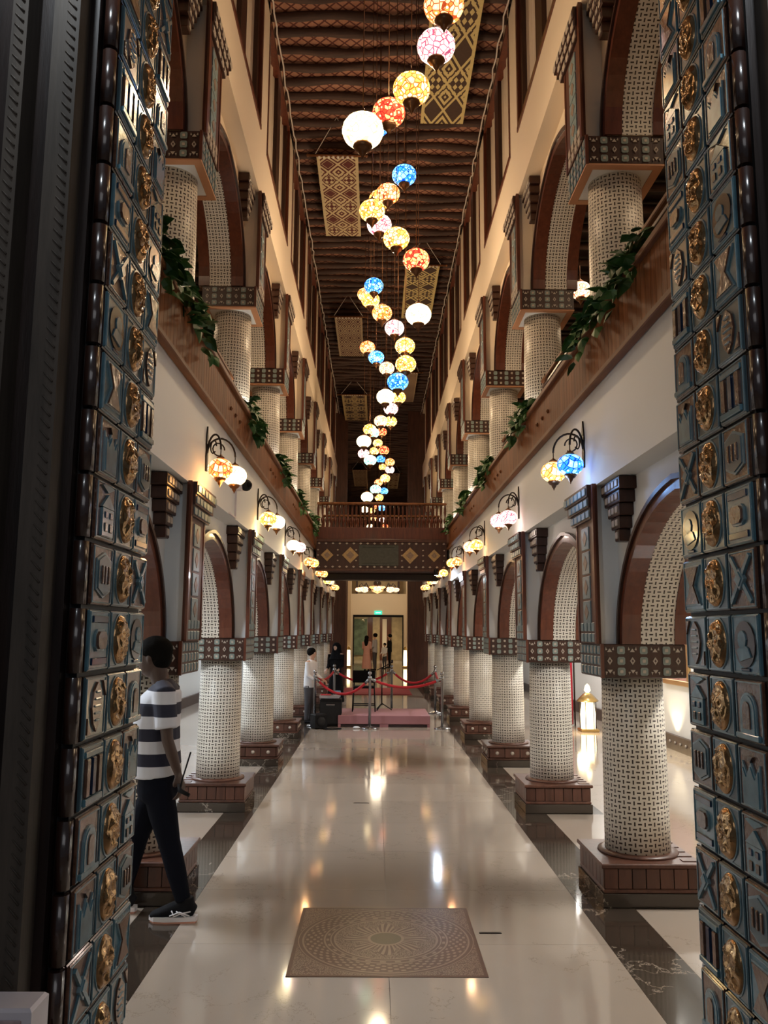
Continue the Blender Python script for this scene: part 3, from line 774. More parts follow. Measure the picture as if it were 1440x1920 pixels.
blm = MB().mat('red_wood').lathe([(.02, 3.66), (.028, 3.8), (.02, 3.94), (.014, 3.97), (.034, 4.03), (.036, 4.07), (.014, 4.12), (.024, 4.2), (.024, 4.3), (.016, 4.37)], seg=8).mesh('baluster')
for i in range(31): put('baluster', blm, br, (-1.32+.0885*i, -.035, 0))
for i in range(31): put('baluster', blm, br, (-1.32+.0885*i, 1.85, 0))
MB().mat('rail_wood').box(-1.345, 1.365, 1.8, 1.9, 4.37, 4.42, .012).obj('handrail', br)
MB().mat('black_wood').box(-1.3, 1.3, 1.2, 1.7, 2.88, 3.03, .02).obj('under_beam', br)
sp = thing('spot_lamp', 'small bright white spotlight fixed under the right end of the footbridge', 'spotlight', (1.16, 17.15, 2.93))
MB().mat('black_plastic').lathe([(.05, .09), (.055, 0), (.045, -.03)], seg=12).obj('housing', sp); MB().mat('lamp_cool').lathe([(.036, -.032), (.0001, -.036)], seg=12).obj('lens', sp)
light('spot_lamp_light', 'SPOT', (1.16, 17.1, 2.86), 26, (.7, .84, 1), .03, target=(1.5, 15.6, 2.0), spot=2.4)

# ------------------------------------------------------------------ pendant lamps
def lamp_mesh(D, kind):
    r = D/2
    prof = [(.35, -.80), (.62, -.70), (.86, -.45), (.98, -.15), (1, .05), (.95, .32), (.78, .60), (.5, .80), (.28, .86)]
    g = MB().mat('mosaic_'+kind).lathe([(a*r, b*r*.92) for a, b in prof], seg=20)
    return g.mesh('glass_globe')
def cap_mesh(D):
    r = D/2
    return MB().mat('bronze').lathe([(.30*r, .84*r), (.34*r, .9*r), (.2*r, 1.02*r), (.08*r, 1.1*r), (.05*r, 1.2*r)], seg=12).mesh('cap')
def fin_mesh(D):
    r = D/2
    return MB().mat('bronze').lathe([(.44*r, -.66*r), (.48*r, -.80*r), (.34*r, -.98*r), (.2*r, -1.05*r), (.16*r, -1.18*r), (.07*r, -1.3*r), (.02*r, -1.45*r)], seg=12).mesh('finial')
GM = {k: lamp_mesh(.28, k) for k in GL}; CM, FM = cap_mesh(.28), fin_mesh(.28)
PEND = [(0.35, 5.19, 6.03, 'orange'), (0.32, 5.52, 5.97, 'pink'), (0.15, 5.72, 5.77, 'amber'), (-0.01, 6.49, 6.09, 'red'), (-0.12, 8.07, 7.01, 'blue'), (-0.2, 5.18, 5.08, 'cream'), (0.2, 8.85, 6.9, 'blue'), (0.02, 9.15, 6.84, 'orange'), (-0.07, 9.58, 7.0, 'amber'), (-0.16, 8.45, 6.25, 'amber'), (-0.08, 8.82, 6.28, 'pink'), (0.1, 8.24, 5.83, 'amber'), (0.31, 8.27, 5.61, 'red'), (0.35, 8.6, 5.14, 'cream'), (-0.15, 11.54, 6.73, 'blue'), (-0.31, 13.88, 7.58, 'orange'), (-0.2, 11.92, 6.67, 'amber'), (-0.03, 10.99, 6.1, 'orange'), (0.15, 11.35, 6.02, 'pink'), (0.29, 11.05, 5.65, 'amber'), (-0.27, 14.43, 6.81, 'orange'), (-0.11, 14.03, 6.49, 'blue'), (0.08, 14.48, 6.44, 'peach'), (0.29, 10.75, 5.29, 'amber'), (0.18, 10.57, 4.99, 'blue'), (0.04, 12.46, 5.33, 'cream'), (0.31, 15.13, 6.09, 'amber'), (0.18, 15.62, 6.0, 'pink'), (-0.01, 16.37, 5.95, 'peach'), (0.21, 17.73, 6.29, 'amber'), (-0.24, 17.05, 5.94, 'amber'), (-0.17, 18.54, 6.23, 'aqua'), (0.05, 22.44, 7.2, 'red'), (-0.33, 15.26, 5.27, 'cream'), (-0.06, 23.16, 7.05, 'amber'), (-0.4, 19.46, 5.94, 'pink'), (-0.16, 23.77, 6.95, 'amber'), (0.1, 21.39, 6.45, 'red'), (-0.23, 17.86, 5.45, 'aqua'), (0.04, 25.2, 7.01, 'blue'), (0.3, 23.81, 6.63, 'orange'), (0.12, 28.6, 7.44, 'amber'), (0.31, 24.56, 6.55, 'pink'), (0.15, 22.62, 5.93, 'amber'), (-0.02, 26.89, 6.58, 'orange'), (-0.11, 20.51, 5.26, 'aqua'), (0.17, 27.73, 6.44, 'blue'), (-0.3, 18.75, 4.78, 'cream'), (0.0, 26.15, 5.96, 'amber'), (-0.49, 28.82, 5.96, 'cream'), (-0.27, 33.26, 6.56, 'amber'), (-0.1, 34.23, 6.88, 'red'), (0.12, 30.86, 6.32, 'blue'), (-0.18, 32.3, 6.13, 'orange'), (0.17, 31.85, 6.01, 'pink'), (0.27, 33.34, 5.93, 'red'), (-0.34, 34.35, 6.05, 'cream')]
PEND.sort(key=lambda p: p[1])
CN = {'amber': 'amber yellow', 'orange': 'orange', 'red': 'red', 'blue': 'blue', 'aqua': 'pale green', 'pink': 'pinkish white', 'cream': 'bright cream white', 'peach': 'peach'}
cnt = {}
for i, (x, y, z_, c) in enumerate(PEND):
    cnt[c] = cnt.get(c, 0)+1; tot = sum(1 for p in PEND if p[3] == c)
    lab = f'{CN[c]} mosaic globe lamp on a wire, {ORDN[cnt[c]-1]} of its colour from the front'
    t_ = thing('pendant_lamp', lab, 'pendant lamp', (x, y, z_), 'mosaic pendant lamps along the hall')
    put('glass_globe', GM[c], t_, rot=(0, 0, i*1.1)); put('cap', CM, t_); put('finial', FM, t_)
    MB().mat('bronze').lathe([(.004, .16), (.004, 9.13-z_)], seg=5).obj('wire', t_)
for x, y, z_ in ((0.05, 6.4, 5.5), (.05, 9.9, 5.6), (.05, 13.1, 5.4), (.02, 17, 5.2), (0, 22, 5.2)):
    light('lamp_glow', 'POINT', (x, y, z_+.6), 85, (1, .74, .46), .14)

# ------------------------------------------------------------------ wall sconces
SG = {k: lamp_mesh(.19, k) for k in GL}; SC, SF = cap_mesh(.19), fin_mesh(.19)
def sconce_frame(s):
    m_ = MB().mat('iron')
    m_.prism([(-.018, -.16), (.018, -.16), (.03, -.05), (.018, .0), (.03, .05), (.018, .12), (0, .19), (-.018, .12), (-.03, .05), (-.018, 0), (-.03, -.05)], 'yz', -.012, .0)
    for dy, out in ((-.14, .13), (.14, .19)):
        pts = []
        for i in range(13):
            a = pi*i/12; pts.append((-.01-(out)*(1-cos(a))/2, dy*(1-cos(a))/2, -.02+.13*sin(a)))
        m_.tube(pts, .008, 6, ref=(0, 1, 0))
        pts = [(-.02-out*.35*(1+.6*cos(a_))*1.0, dy*.35*(1+.6*cos(a_)), .02+.05*sin(a_)) for a_ in [2*pi*i/12*.85 for i in range(13)]]
        m_.tube(pts, .006, 5, ref=(0, 1, 0))
    return m_.mesh('bracket_arm', True, (lambda x: x*s))
SCN = {1: [('blue', 'amber'), ('pink', 'pink'), ('amber', 'peach'), ('orange', 'amber'), ('amber', 'amber'), ('peach', 'amber'), ('amber', 'orange')],
       -1: [('orange', 'cream'), ('amber', 'cream'), ('cream', 'pink'), ('orange', 'amber'), ('orange', 'amber'), ('amber', 'peach'), ('orange', 'amber')]}
for s in (-1, 1):
    am = sconce_frame(s)
    for k in range(7):
        X = MX(s)(W); y = YC[k]+(.02 if s > 0 else .28); c1, c2 = SCN[s][k]
        t_ = thing('wall_lamp', f'twin-globe iron wall lamp, {CN[c1]} globe in front, {ORD[k]} on the {SIDE[s]} wall', 'wall lamp', (X, y, 3.11), 'twin mosaic wall lamps')
        put('bracket_arm', am, t_)
        for dx, dy, c in ((-.14, -.14, c1), (-.20, .14, c2)):
            g = put('glass_globe', SG[c], t_, (dx*s, dy, -.17)); put('cap', SC, g); put('finial', SF, g)
            MB().mat('iron').lathe([(.004, .08), (.004, .155)], seg=5).obj('hook', g)
# faint coloured light the wall lamps throw beside themselves
for (x, y, c, e) in ((-1.22, 6.12, (1, .45, .12), 2.4), (-1.22, 8.95, (1, .7, .3), 2.2), (-1.22, 11.75, (1, .8, .5), 2), (-1.22, 14.6, (1, .5, .2), 2), (1.2, 5.9, (.25, .5, 1), 1.6), (1.2, 8.8, (1, .8, .7), 1.6), (1.2, 11.6, (1, .6, .3), 1.6), (1.2, 14.4, (1, .45, .2), 2.2)):
    light('wall_lamp_glow', 'POINT', (x, y, 2.80), e*2.2, c, .05)

# uplights at the feet of the upper columns
for s in (-1, 1):
    for k in range(6):
        x = MX(s)(1.49)
        t_ = thing('uplight', f'small uplight at the foot of the {ORD[k]} {SIDE[s]} gallery column', 'uplight', (x, YC[k]-.16, 3.905), 'uplights on the gallery ledge')
        MB().mat('black_plastic').lathe([(.035, 0), (.035, .03), (.028, .04)], seg=10).obj('housing', t_); MB().mat('lamp_white').lathe([(.024, .041), (.0001, .043)], seg=10).obj('lens', t_)
        light('uplight_beam', 'SPOT', (x, YC[k]-.16, 3.96), 18, (1, .90, .76), .02, target=(MX(s)(1.66), YC[k]-.08, 5.0), spot=1.5, blend=.8)

# ------------------------------------------------------------------ trailing plants
def leaf_mesh(mat, a=1.0):
    m_ = MB().mat(mat); m_.v += [(0, 0, 0), (.032*a, .012, -.008), (.038*a, .045, -.016), (.018*a, .085, -.03), (0, .11, -.045), (-.018*a, .085, -.03), (-.038*a, .045, -.016), (-.032*a, .012, -.008), (0, .045, .004)]
    for i in range(8): m_.face((8, i, (i+1) % 8))
    return m_
LM = [leaf_mesh('leaf_a').mesh('leaf', False), leaf_mesh('leaf_b', .9).mesh('leaf', False), leaf_mesh('leaf_a', 1.15).mesh('leaf', False)]
def plant(s, yc, n, label, y0, y1, grp):
    """a pothos trailing over the ledge from y0 to y1 beside a column"""
    X = MX(s)(W+.06); t_ = thing('trailing_plant', label, 'plant', (X, yc, 3.905), grp)
    MB().mat('pot').lathe([(.04, 0), (.06, .09), (.065, .1), (.055, .1)], seg=12).obj('pot', t_, (s*.10, (y0+y1)/2-.2*0, 0))
    st = MB().mat('leaf_b')
    for j in range(5):
        yy = random.uniform(y0, y1); st.tube([(s*.08, (y0+y1)/2, .1), (s*.02, (yy+(y0+y1)/2)/2, .15), (-s*.04, yy, .06), (-s*.11, yy+random.uniform(-.08, .08), -.04)], .005, 4, ref=(0, 1, 0))
    st.obj('stem', t_)
    jm = MB()
    for j in range(n):
        q = random.random(); yy = y0+(y1-y0)*random.random()
        x = -s*random.uniform(-.03, .14); hump = .45+.55*abs(sin(3.3*(yy-y0)+.6)); z_ = random.uniform(.0, .22)*hump if x*s > -.10 else random.uniform(-.20, .12)*hump
        rot = (random.uniform(-1.1, .6), random.uniform(-.6, .6), (pi/2 if s > 0 else -pi/2)+random.uniform(-1.4, 1.4)); sc = random.uniform(.75, 1.35)
        if n <= 60: put('leaf', LM[j % 3], t_, (x, yy, z_), rot, (sc,)*3)
        else: put('leaf', LM[j % 3], t_, (x, yy, z_), rot, (sc,)*3)
for s in (-1, 1):
    for k in range(6):
        yy = YC[k]; num = 110 if k < 3 else 70 if k < 5 else 36
        if s < 0 and k == 0: plant(s, yy, 190, 'leafy pothos spilling over the ledge at the nearest left gallery column', -1.5, .0, 'pothos on the gallery ledges')
        elif s > 0 and k == 0: plant(s, yy, 190, 'leafy pothos spilling over the ledge at the nearest right gallery column', -1.5, .05, 'pothos on the gallery ledges')
        else: plant(s, yy, num, f'leafy pothos spilling over the ledge by the {ORD[k]} {SIDE[s]} gallery column', -.75, .15, 'pothos on the gallery ledges')

# ------------------------------------------------------------------ hanging kilims under the ceiling
for i, (x0, x1, y0, y1, mt, lab) in enumerate((
        (-1.02, -.40, 11.5, 14.0, 'kilim_red', 'red and cream patterned kilim under the ceiling, largest on the left'),
        (.48, 1.07, 6.6, 10.65, 'kilim_gold', 'long gold patterned kilim at the top right beside the nearest lamps'),
        (.44, 1.10, 15.2, 17.9, 'kilim_gold', 'gold patterned kilim under the ceiling behind the white lamp'),
        (-1.06, -.44, 17.9, 20.55, 'kilim_brown', 'brown and tan kilim with a fringed top, second on the left'),
        (-1.15, -.40, 24.1, 27.1, 'kilim_gold', 'pale tan kilim in two strips near the far end, left'),
        (.66, 1.02, 21.9, 24.8, 'kilim_brown', 'narrow red-brown kilim beside the blue lamp, right'),
        (-1.15, -.5, 35.8, 39.9, 'kilim_brown', 'ragged brown kilim in the dark ceiling beyond the portal'),
        (.45, .95, 36.5, 40.5, 'kilim_red', 'dim patterned kilim right of the farthest lamps'))):
    cx = (x0+x1)/2; t_ = thing('hanging_kilim', lab, 'textile', (cx, y0, 8.72), 'kilims hung under the ceiling')
    m_ = MB().mat(mt); N = 14; hw = (x1-x0)/2; L = y1-y0; n = 0
    for top in (0, 1):
        for i_ in range(N+1):
            z_ = .012*sin(i_*1.1)+.006*top
            m_.v += [(-hw, L*i_/N, z_), (hw, L*i_/N, z_)]
    for top in (0, 1):
        o_ = top*2*(N+1)
        for i_ in range(N): m_.face((o_+2*i_, o_+2*i_+1, o_+2*i_+3, o_+2*i_+2), ((0, i_/N), (1, i_/N), (1, (i_+1)/N), (0, (i_+1)/N)), True)
    m_.obj('cloth', t_, fix=False)
    MB().mat('rail_wood').lathe([(.018, -hw-.12), (.018, hw+.12)], seg=8, axis='x').lathe([(.001, -hw-.15), (.03, -hw-.13), (.001, -hw-.09)], seg=8, axis='x').lathe([(.001, hw+.09), (.03, hw+.13), (.001, hw+.15)], seg=8, axis='x').obj('rod', t_, (0, -.03, .01))
    fr_ = MB().mat('rope_white')
    for j in range(int(hw*2/.07)): fr_.box(-hw+.03+.07*j, -hw+.06+.07*j, -.04, .02, -.012, .012)
    fr_.obj('tab', t_)
    MB().mat('rope_white').tube([(-hw-.02, -.03, .02), (0, -.35, .41)], .006, 5).tube([(hw+.02, -.03, .02), (0, -.35, .41)], .006, 5).obj('cord', t_)

# ------------------------------------------------------------------ tiled jambs of the entrance
TS = .2095
def base_tile(mat):
    m_ = MB().mat('glaze_umber').box(-.010, .012, -.0985, .0985, -.0985, .0985, .004).mat(mat).box(-.019, -.009, -.0965, .0965, -.0965, .0965, .004)
    return m_
def motif(k):
    """relief motifs: a local frame with y along the wall, z up, -x out of the wall"""
    def blk(m_, mat, y0, y1, z0, z1, h=.006): m_.mat(mat).box(-.019-h, -.017, y0, y1, z0, z1, min(.003, h*.4))
    def pol(m_, mat, P, h=.006): m_.mat(mat).prism(P, 'yz', -.019-h, -.017)
    def rim(m_, mat='glaze_pale'):
        for a, b, c, d in ((-.092, .092, .087, .091), (-.092, .092, -.091, -.087), (-.091, -.087, -.09, .09), (.087, .091, -.09, .09)): blk(m_, mat, a, b, c, d, .003)
    arc = lambda cx, cz, r, a0, a1, n=9: [(cx+r*cos(a0+(a1-a0)*i/n), cz+r*sin(a0+(a1-a0)*i/n)) for i in range(n+1)]
    if k == 0:
        m_ = base_tile('glaze_brown'); pol(m_, 'glaze_pale', [(-.058, -.08), (.058, -.08)]+arc(0, .0, .058, 0, pi)); pol(m_, 'glaze_blue', [(-.05, -.075), (.05, -.075)]+arc(0, .0, .05, 0, pi), .009); pol(m_, 'glaze_brown', [(-.025, -.055), (.025, -.055)]+arc(0, .005, .025, 0, pi), .013); blk(m_, 'glaze_blue', -.08, .08, -.09, -.07, .012)
    elif k == 1:
        m_ = base_tile('glaze_blue'); pol(m_, 'glaze_pale', [(-.074, .074), (.074, .074), (.02, 0), (.074, -.074), (-.074, -.074), (-.02, 0)]); pol(m_, 'glaze_brown', [(-.062, .068), (.062, .068), (.013, 0), (.062, -.068), (-.062, -.068), (-.013, 0)], .011)
    elif k == 2:
        m_ = base_tile('glaze_blue'); blk(m_, 'glaze_navy', -.07, .07, .055, .078); blk(m_, 'glaze_navy', -.07, .07, -.078, -.055); pol(m_, 'glaze_pale', [(-.05, -.02), (-.03, -.035), (.03, -.035), (.05, -.02), (.05, .02), (.03, .035), (-.03, .035), (-.05, .02)]); pol(m_, 'glaze_brown', [(-.042, -.015), (-.026, -.028), (.026, -.028), (.042, -.015), (.042, .015), (.026, .028), (-.026, .028), (-.042, .015)], .014)
    elif k == 3:
        m_ = base_tile('glaze_brown'); pol(m_, 'glaze_pale', [(-.062, -.085), (.062, -.085), (.062, .05), (.03, .012), (0, .05), (-.03, .012), (-.062, .05)]); pol(m_, 'glaze_blue', [(-.054, -.08), (.054, -.08), (.054, .03), (.03, .0), (0, .038), (-.03, .0), (-.054, .03)], .010); pol(m_, 'glaze_umber', [(-.02, .07), (.02, .07), (0, .05)], .009)
    elif k == 4:
        m_ = base_tile('glaze_slate'); leaf = [(0, .078), (.035, .05), (.048, .0), (.03, -.05), (0, -.078), (-.03, -.05), (-.048, 0), (-.035, .05)]
        pol(m_, 'glaze_brown', leaf, .007)
        for i in range(5): blk(m_, 'glaze_pale', -.03+abs(i-2)*.006, .03-abs(i-2)*.006, -.045+.022*i, -.037+.022*i, .011)
        pol(m_, 'glaze_brown', [(.05, .08), (.082, .08), (.082, .03)], .007); pol(m_, 'glaze_brown', [(-.05, -.08), (-.082, -.08), (-.082, -.03)], .007)
    elif k == 5:
        m_ = base_tile('glaze_brown')
        for sg in (1, -1): pol(m_, 'glaze_blue', [(-.078, -.07*sg), (-.066, -.08*sg), (.078, .07*sg), (.066, .08*sg)], .008 if sg > 0 else .010)
        pol(m_, 'glaze_pale', [(-.035, 0), (0, -.035), (.035, 0), (0, .035)], .012); pol(m_, 'glaze_blue', [(-.024, 0), (0, -.024), (.024, 0), (0, .024)], .016)
    elif k == 6:
        m_ = base_tile('glaze_brown'); blk(m_, 'glaze_blue', -.055, .055, -.085, .01, .009); pol(m_, 'glaze_blue', [(-.062, .01), (.062, .01), (0, .055)], .009)
        for a, b in ((-.035, -.012), (.012, .035)):
            blk(m_, 'glaze_navy', a, b, -.025, -.003, .013); blk(m_, 'glaze_umber', a, b, -.07, -.04, .013)
        pol(m_, 'glaze_blue', [(-.06, .08), (0, .06), (.06, .08), (.04, .085), (-.04, .085)], .007)
    elif k == 7:
        m_ = base_tile('glaze_slate')
        for a in (-.055, 0, .055): blk(m_, 'glaze_brown' if a else 'glaze_navy', a-.014, a+.014, -.06, .055, .010)
        blk(m_, 'glaze_blue', -.078, .078, .058, .078, .008); blk(m_, 'glaze_blue', -.078, .078, -.085, -.063, .012)
    elif k == 8:
        m_ = base_tile('glaze_blue'); pol(m_, 'glaze_umber', arc(0, 0, .075, 0, 2*pi, 16)[:-1], .005); pol(m_, 'glaze_blue', arc(.01, .015, .03, 0, 2*pi, 10)[:-1], .009); pol(m_, 'glaze_blue', [(-.05, -.04), (.03, -.055), (.05, -.02), (.0, .0), (-.03, -.01)], .009); blk(m_, 'glaze_navy', -.03, .03, -.085, -.075, .006)
    else:
        m_ = base_tile('glaze_brown'); pol(m_, 'glaze_pale', [(-.07, -.05), (0, -.075), (.07, -.05), (.07, .05), (0, .075), (-.07, .05)], .005); pol(m_, 'glaze_slate', [(-.06, -.044), (0, -.066), (.06, -.044), (.06, .044), (0, .066), (-.06, .044)], .009)
        for a in (-.03, 0, .03): blk(m_, 'glaze_brown', a-.006, a+.006, -.03, .03, .014)
    rim(m_)
    return m_
MOT = [[motif(k).mesh('relief_tile', True, (lambda x, s=s: x*s)) for k in range(10)] for s in (1, -1)]
def oval_tile():
    m_ = base_tile('glaze_slate'); n = 20
    for a, b, c, d in ((-.092, .092, .087, .091), (-.092, .092, -.091, -.087), (-.091, -.087, -.09, .09), (.087, .091, -.09, .09)): m_.mat('glaze_pale').box(-.022, -.017, a, b, c, d)
    P = [(.073*cos(2*pi*i/n), .090*sin(2*pi*i/n)) for i in range(n)]
    m_.mat('glaze_pale').prism(P, 'yz', -.022, -.017)
    return m_
OV = [oval_tile().mesh('oval_tile', True, (lambda x, s=s: x*s)) for s in (1, -1)]
from mathutils import noise as MN
def gold_lump(seed, s):
    m_ = MB().mat('gold_glaze'); R_, Sg = 16, 36; n = 0
    for i in range(R_+1):
        p = i/R_*pi/2
        for j in range(Sg):
            a = 2*pi*j/Sg; y_ = .066*sin(p)*cos(a); z_ = .084*sin(p)*sin(a); x_ = .024*cos(p)**.8 if i < R_ else 0
            q = Vector((y_*34+seed*7.3, z_*24+seed*3.1, 0)); d = MN.noise(q*1.5)*.012+abs(MN.noise(q*3.2))*.010
            k_ = min(1, (1-sin(p))*5); m_.v.append((-(.019+x_+d*k_), y_, z_))
    for i in range(R_):
        for j in range(Sg): k = (j+1) % Sg; m_.face((i*Sg+j, i*Sg+k, (i+1)*Sg+k, (i+1)*Sg+j), None, True)
    return m_.mesh('gold_boss', True, (lambda x: x*s))
GB = [[gold_lump(k, s) for k in range(6)] for s in (1, -1)]
ed = [MB().mat('glaze_umber').tube([(-.005*s, 0, -.098), (-.005*s, 0, .098)], .024, 10, ref=(1, 0, 0)).box(-.02, .02, -.0, .03, -.098, .098, .004).mesh('edge_tile') for s in (1, -1)]
for s, X, ya in ((1, 1.125, 2.59), (-1, -1.005, 2.62)):
    si = 0 if s > 0 else 1
    jb = struct(MB().mat('grout').box(X, X+s*.3, ya-.01, ya+.625, 0, 5.6).mat('warmlit_cream').box(X+s*.3, X+s*4.2, ya+.1, ya+.6, 0, 5.6).obj('wall_front'))
    jb.name = 'wall_front'
    for r_ in range(26):
        z_ = .145-.105+TS*r_+ .0
        for c_ in range(3):
            y = ya+.105+.207*c_
            if c_ == 1:
                o = put('oval_tile', OV[si], jb, (X-s*.005, y, z_)); o2 = put('gold_boss', GB[si][(r_*5+si) % 6], o, rot=(pi if r_ % 3 == 1 else 0, 0, 0) if r_ % 2 else None)
            else:
                put('relief_tile', MOT[si][(r_*7+c_*3+si*4+(r_//4)) % 10], jb, (X-s*.005, y, z_))
        put('edge_tile', ed[si], jb, (X+s*.010, ya-.022, z_))
        put('edge_tile', ed[si], jb, (X+s*.006, ya+.632, z_), scale=(.7, .6, 1))
    # stepped timber door surround in front of the tiles
    ds = struct(put('trim_%d' % (3 if s > 0 else 4), None))
    x = X+s*.035
    for wd, y0_, mt in ((.03, 2.56, 'black_wood'), (.085, 2.47, 'post_wood'), (.07, 2.54, 'black_wood'), (.05, 2.44, 'post_wood'), (.09, 2.5, 'black_wood'), (.6, 2.42, 'dark_wood')):
        MB().mat(mt).box(x, x+s*wd, y0_, ya+.1, 0, 6.0, .006).obj('moulding', ds)
        if mt == 'post_wood':
            cv = MB().mat('post_wood')
            for j in range(150):
                zz = .05+j*.036; xx = x+s*(.012)
                cv.tube([(xx, y0_-.002, zz), (xx+s*.028, y0_-.001, zz+.03)], [.0032, .002], 5)
            stuff(cv.obj('carving', ds))
        x += s*wd
    for zz, xo in ((4.42, .065), (4.62, .22)):  # light reflections on the posts, imitated by added bright strips
        MB().mat('steel').box(X+s*xo, X+s*(xo+.085), 2.44, 2.465, zz, zz+.02, .003).obj('highlight_strip', ds)
sb = thing('socket_box', 'white plastic wall box with a speckled face low on the left door surround', 'wall box', (-1.082, 2.30, .685))
MB().mat('white_plastic').box(-.12, .12, 0, .115, 0, .10, .008).box(-.12, .12, 0, .115, -.2, 0).obj('housing', sb); MB().mat('speckle_face').box(-.10, .095, -.006, .001, -.15, .075, .003).obj('face_plate', sb)
MB().mat('black_wood').box(-.12, .10, 0.005, .11, -.685, -.2).obj('stand', sb)

exec_people = True
# ------------------------------------------------------------------ people
def remesh(o, vox):
    m_ = o.modifiers.new('remesh', 'REMESH'); m_.mode = 'VOXEL'; m_.voxel_size = vox; m_.use_smooth_shade = True
    sm = o.modifiers.new('smooth', 'SMOOTH'); sm.iterations = 3; sm.factor = .5
    return o
def head_geo(m_, c, r, f, mats=('skin_dark',)):
    """c centre, r head half-height, f facing (unit, horizontal)"""
    m_.mat(mats[0]); c = Vector(c); f = Vector(f).normalized(); sd = f.cross(Vector((0, 0, 1)))
    m_.tube([c-Vector((0, 0, r*.95)), c-Vector((0, 0, r*.75))+f*r*.12, c-Vector((0, 0, r*.35))+f*r*.05, c+Vector((0, 0, r*.1)), c+Vector((0, 0, r*.6)), c+Vector((0, 0, r*.93))],
            [(r*.3, r*.25), (r*.55, r*.45), (r*.76, r*.6), (r*.84, r*.68), (r*.68, r*.58), (r*.25, r*.22)], 12, ref=tuple(f))
    m_.tube([c+f*r*.72+Vector((0, 0, .18*r)), c+f*r*.98-Vector((0, 0, .12*r)), c+f*r*.8-Vector((0, 0, .2*r))], [r*.08, r*.13, r*.08], 6)
    m_.ellipsoid(tuple(c+f*r*.74-Vector((0, 0, .45*r))), (r*.16, r*.16, r*.09), 8, 6)
    for q in (-1, 1): m_.ellipsoid(tuple(c+sd*q*r*.66-Vector((0, 0, .05*r))), (r*.1, r*.1, r*.2), 8, 6)
def face_parts(parent, c, r, f):
    c = Vector(c); f = Vector(f).normalized(); sd = f.cross(Vector((0, 0, 1))); e = MB()
    for q in (-1, 1):
        p = c+f*r*.70+sd*q*r*.28+Vector((0, 0, .06*r)); e.mat('cloth_white').ellipsoid(tuple(p), (r*.1, r*.1, r*.07), 8, 6)
        e.mat('hair').ellipsoid(tuple(p+f*r*.06), (r*.05, r*.05, r*.05), 6, 5); e.ellipsoid(tuple(p+f*r*.04+Vector((0, 0, r*.16))), (r*.12, r*.12, r*.03), 6, 5)
    e.obj('eyes', parent)
def hand_geo(m_, wrist, d, palm_n, L=.17, curl=.5):
    """a hand with palm, four fingers and a thumb"""
    w_ = Vector(wrist); d = Vector(d).normalized(); n = Vector(palm_n); n = (n-d*n.dot(d)).normalized(); sd = d.cross(n)
    m_.tube([w_, w_+d*L*.25, w_+d*L*.5], [(.022, .030), (.016, .040), (.013, .040)], 8, ref=tuple(n))
    for i, (o, l) in enumerate(((-.030, .85), (-.010, .98), (.010, .93), (.029, .75))):
        b = w_+d*L*.48+sd*o; q1 = b+d*L*.2*l+n*curl*.010; q2 = q1+d*L*.15*l+n*curl*.03; q3 = q2+d*L*.08*l+n*curl*.035
        m_.tube([b, q1, q2, q3], [.0105, .010, .009, .007], 6)
    b = w_+d*L*.12-sd*.024; m_.tube([b, b-sd*.024+d*L*.16+n*.01, b-sd*.028+d*L*.32+n*.02], [.013, .012, .009], 6)

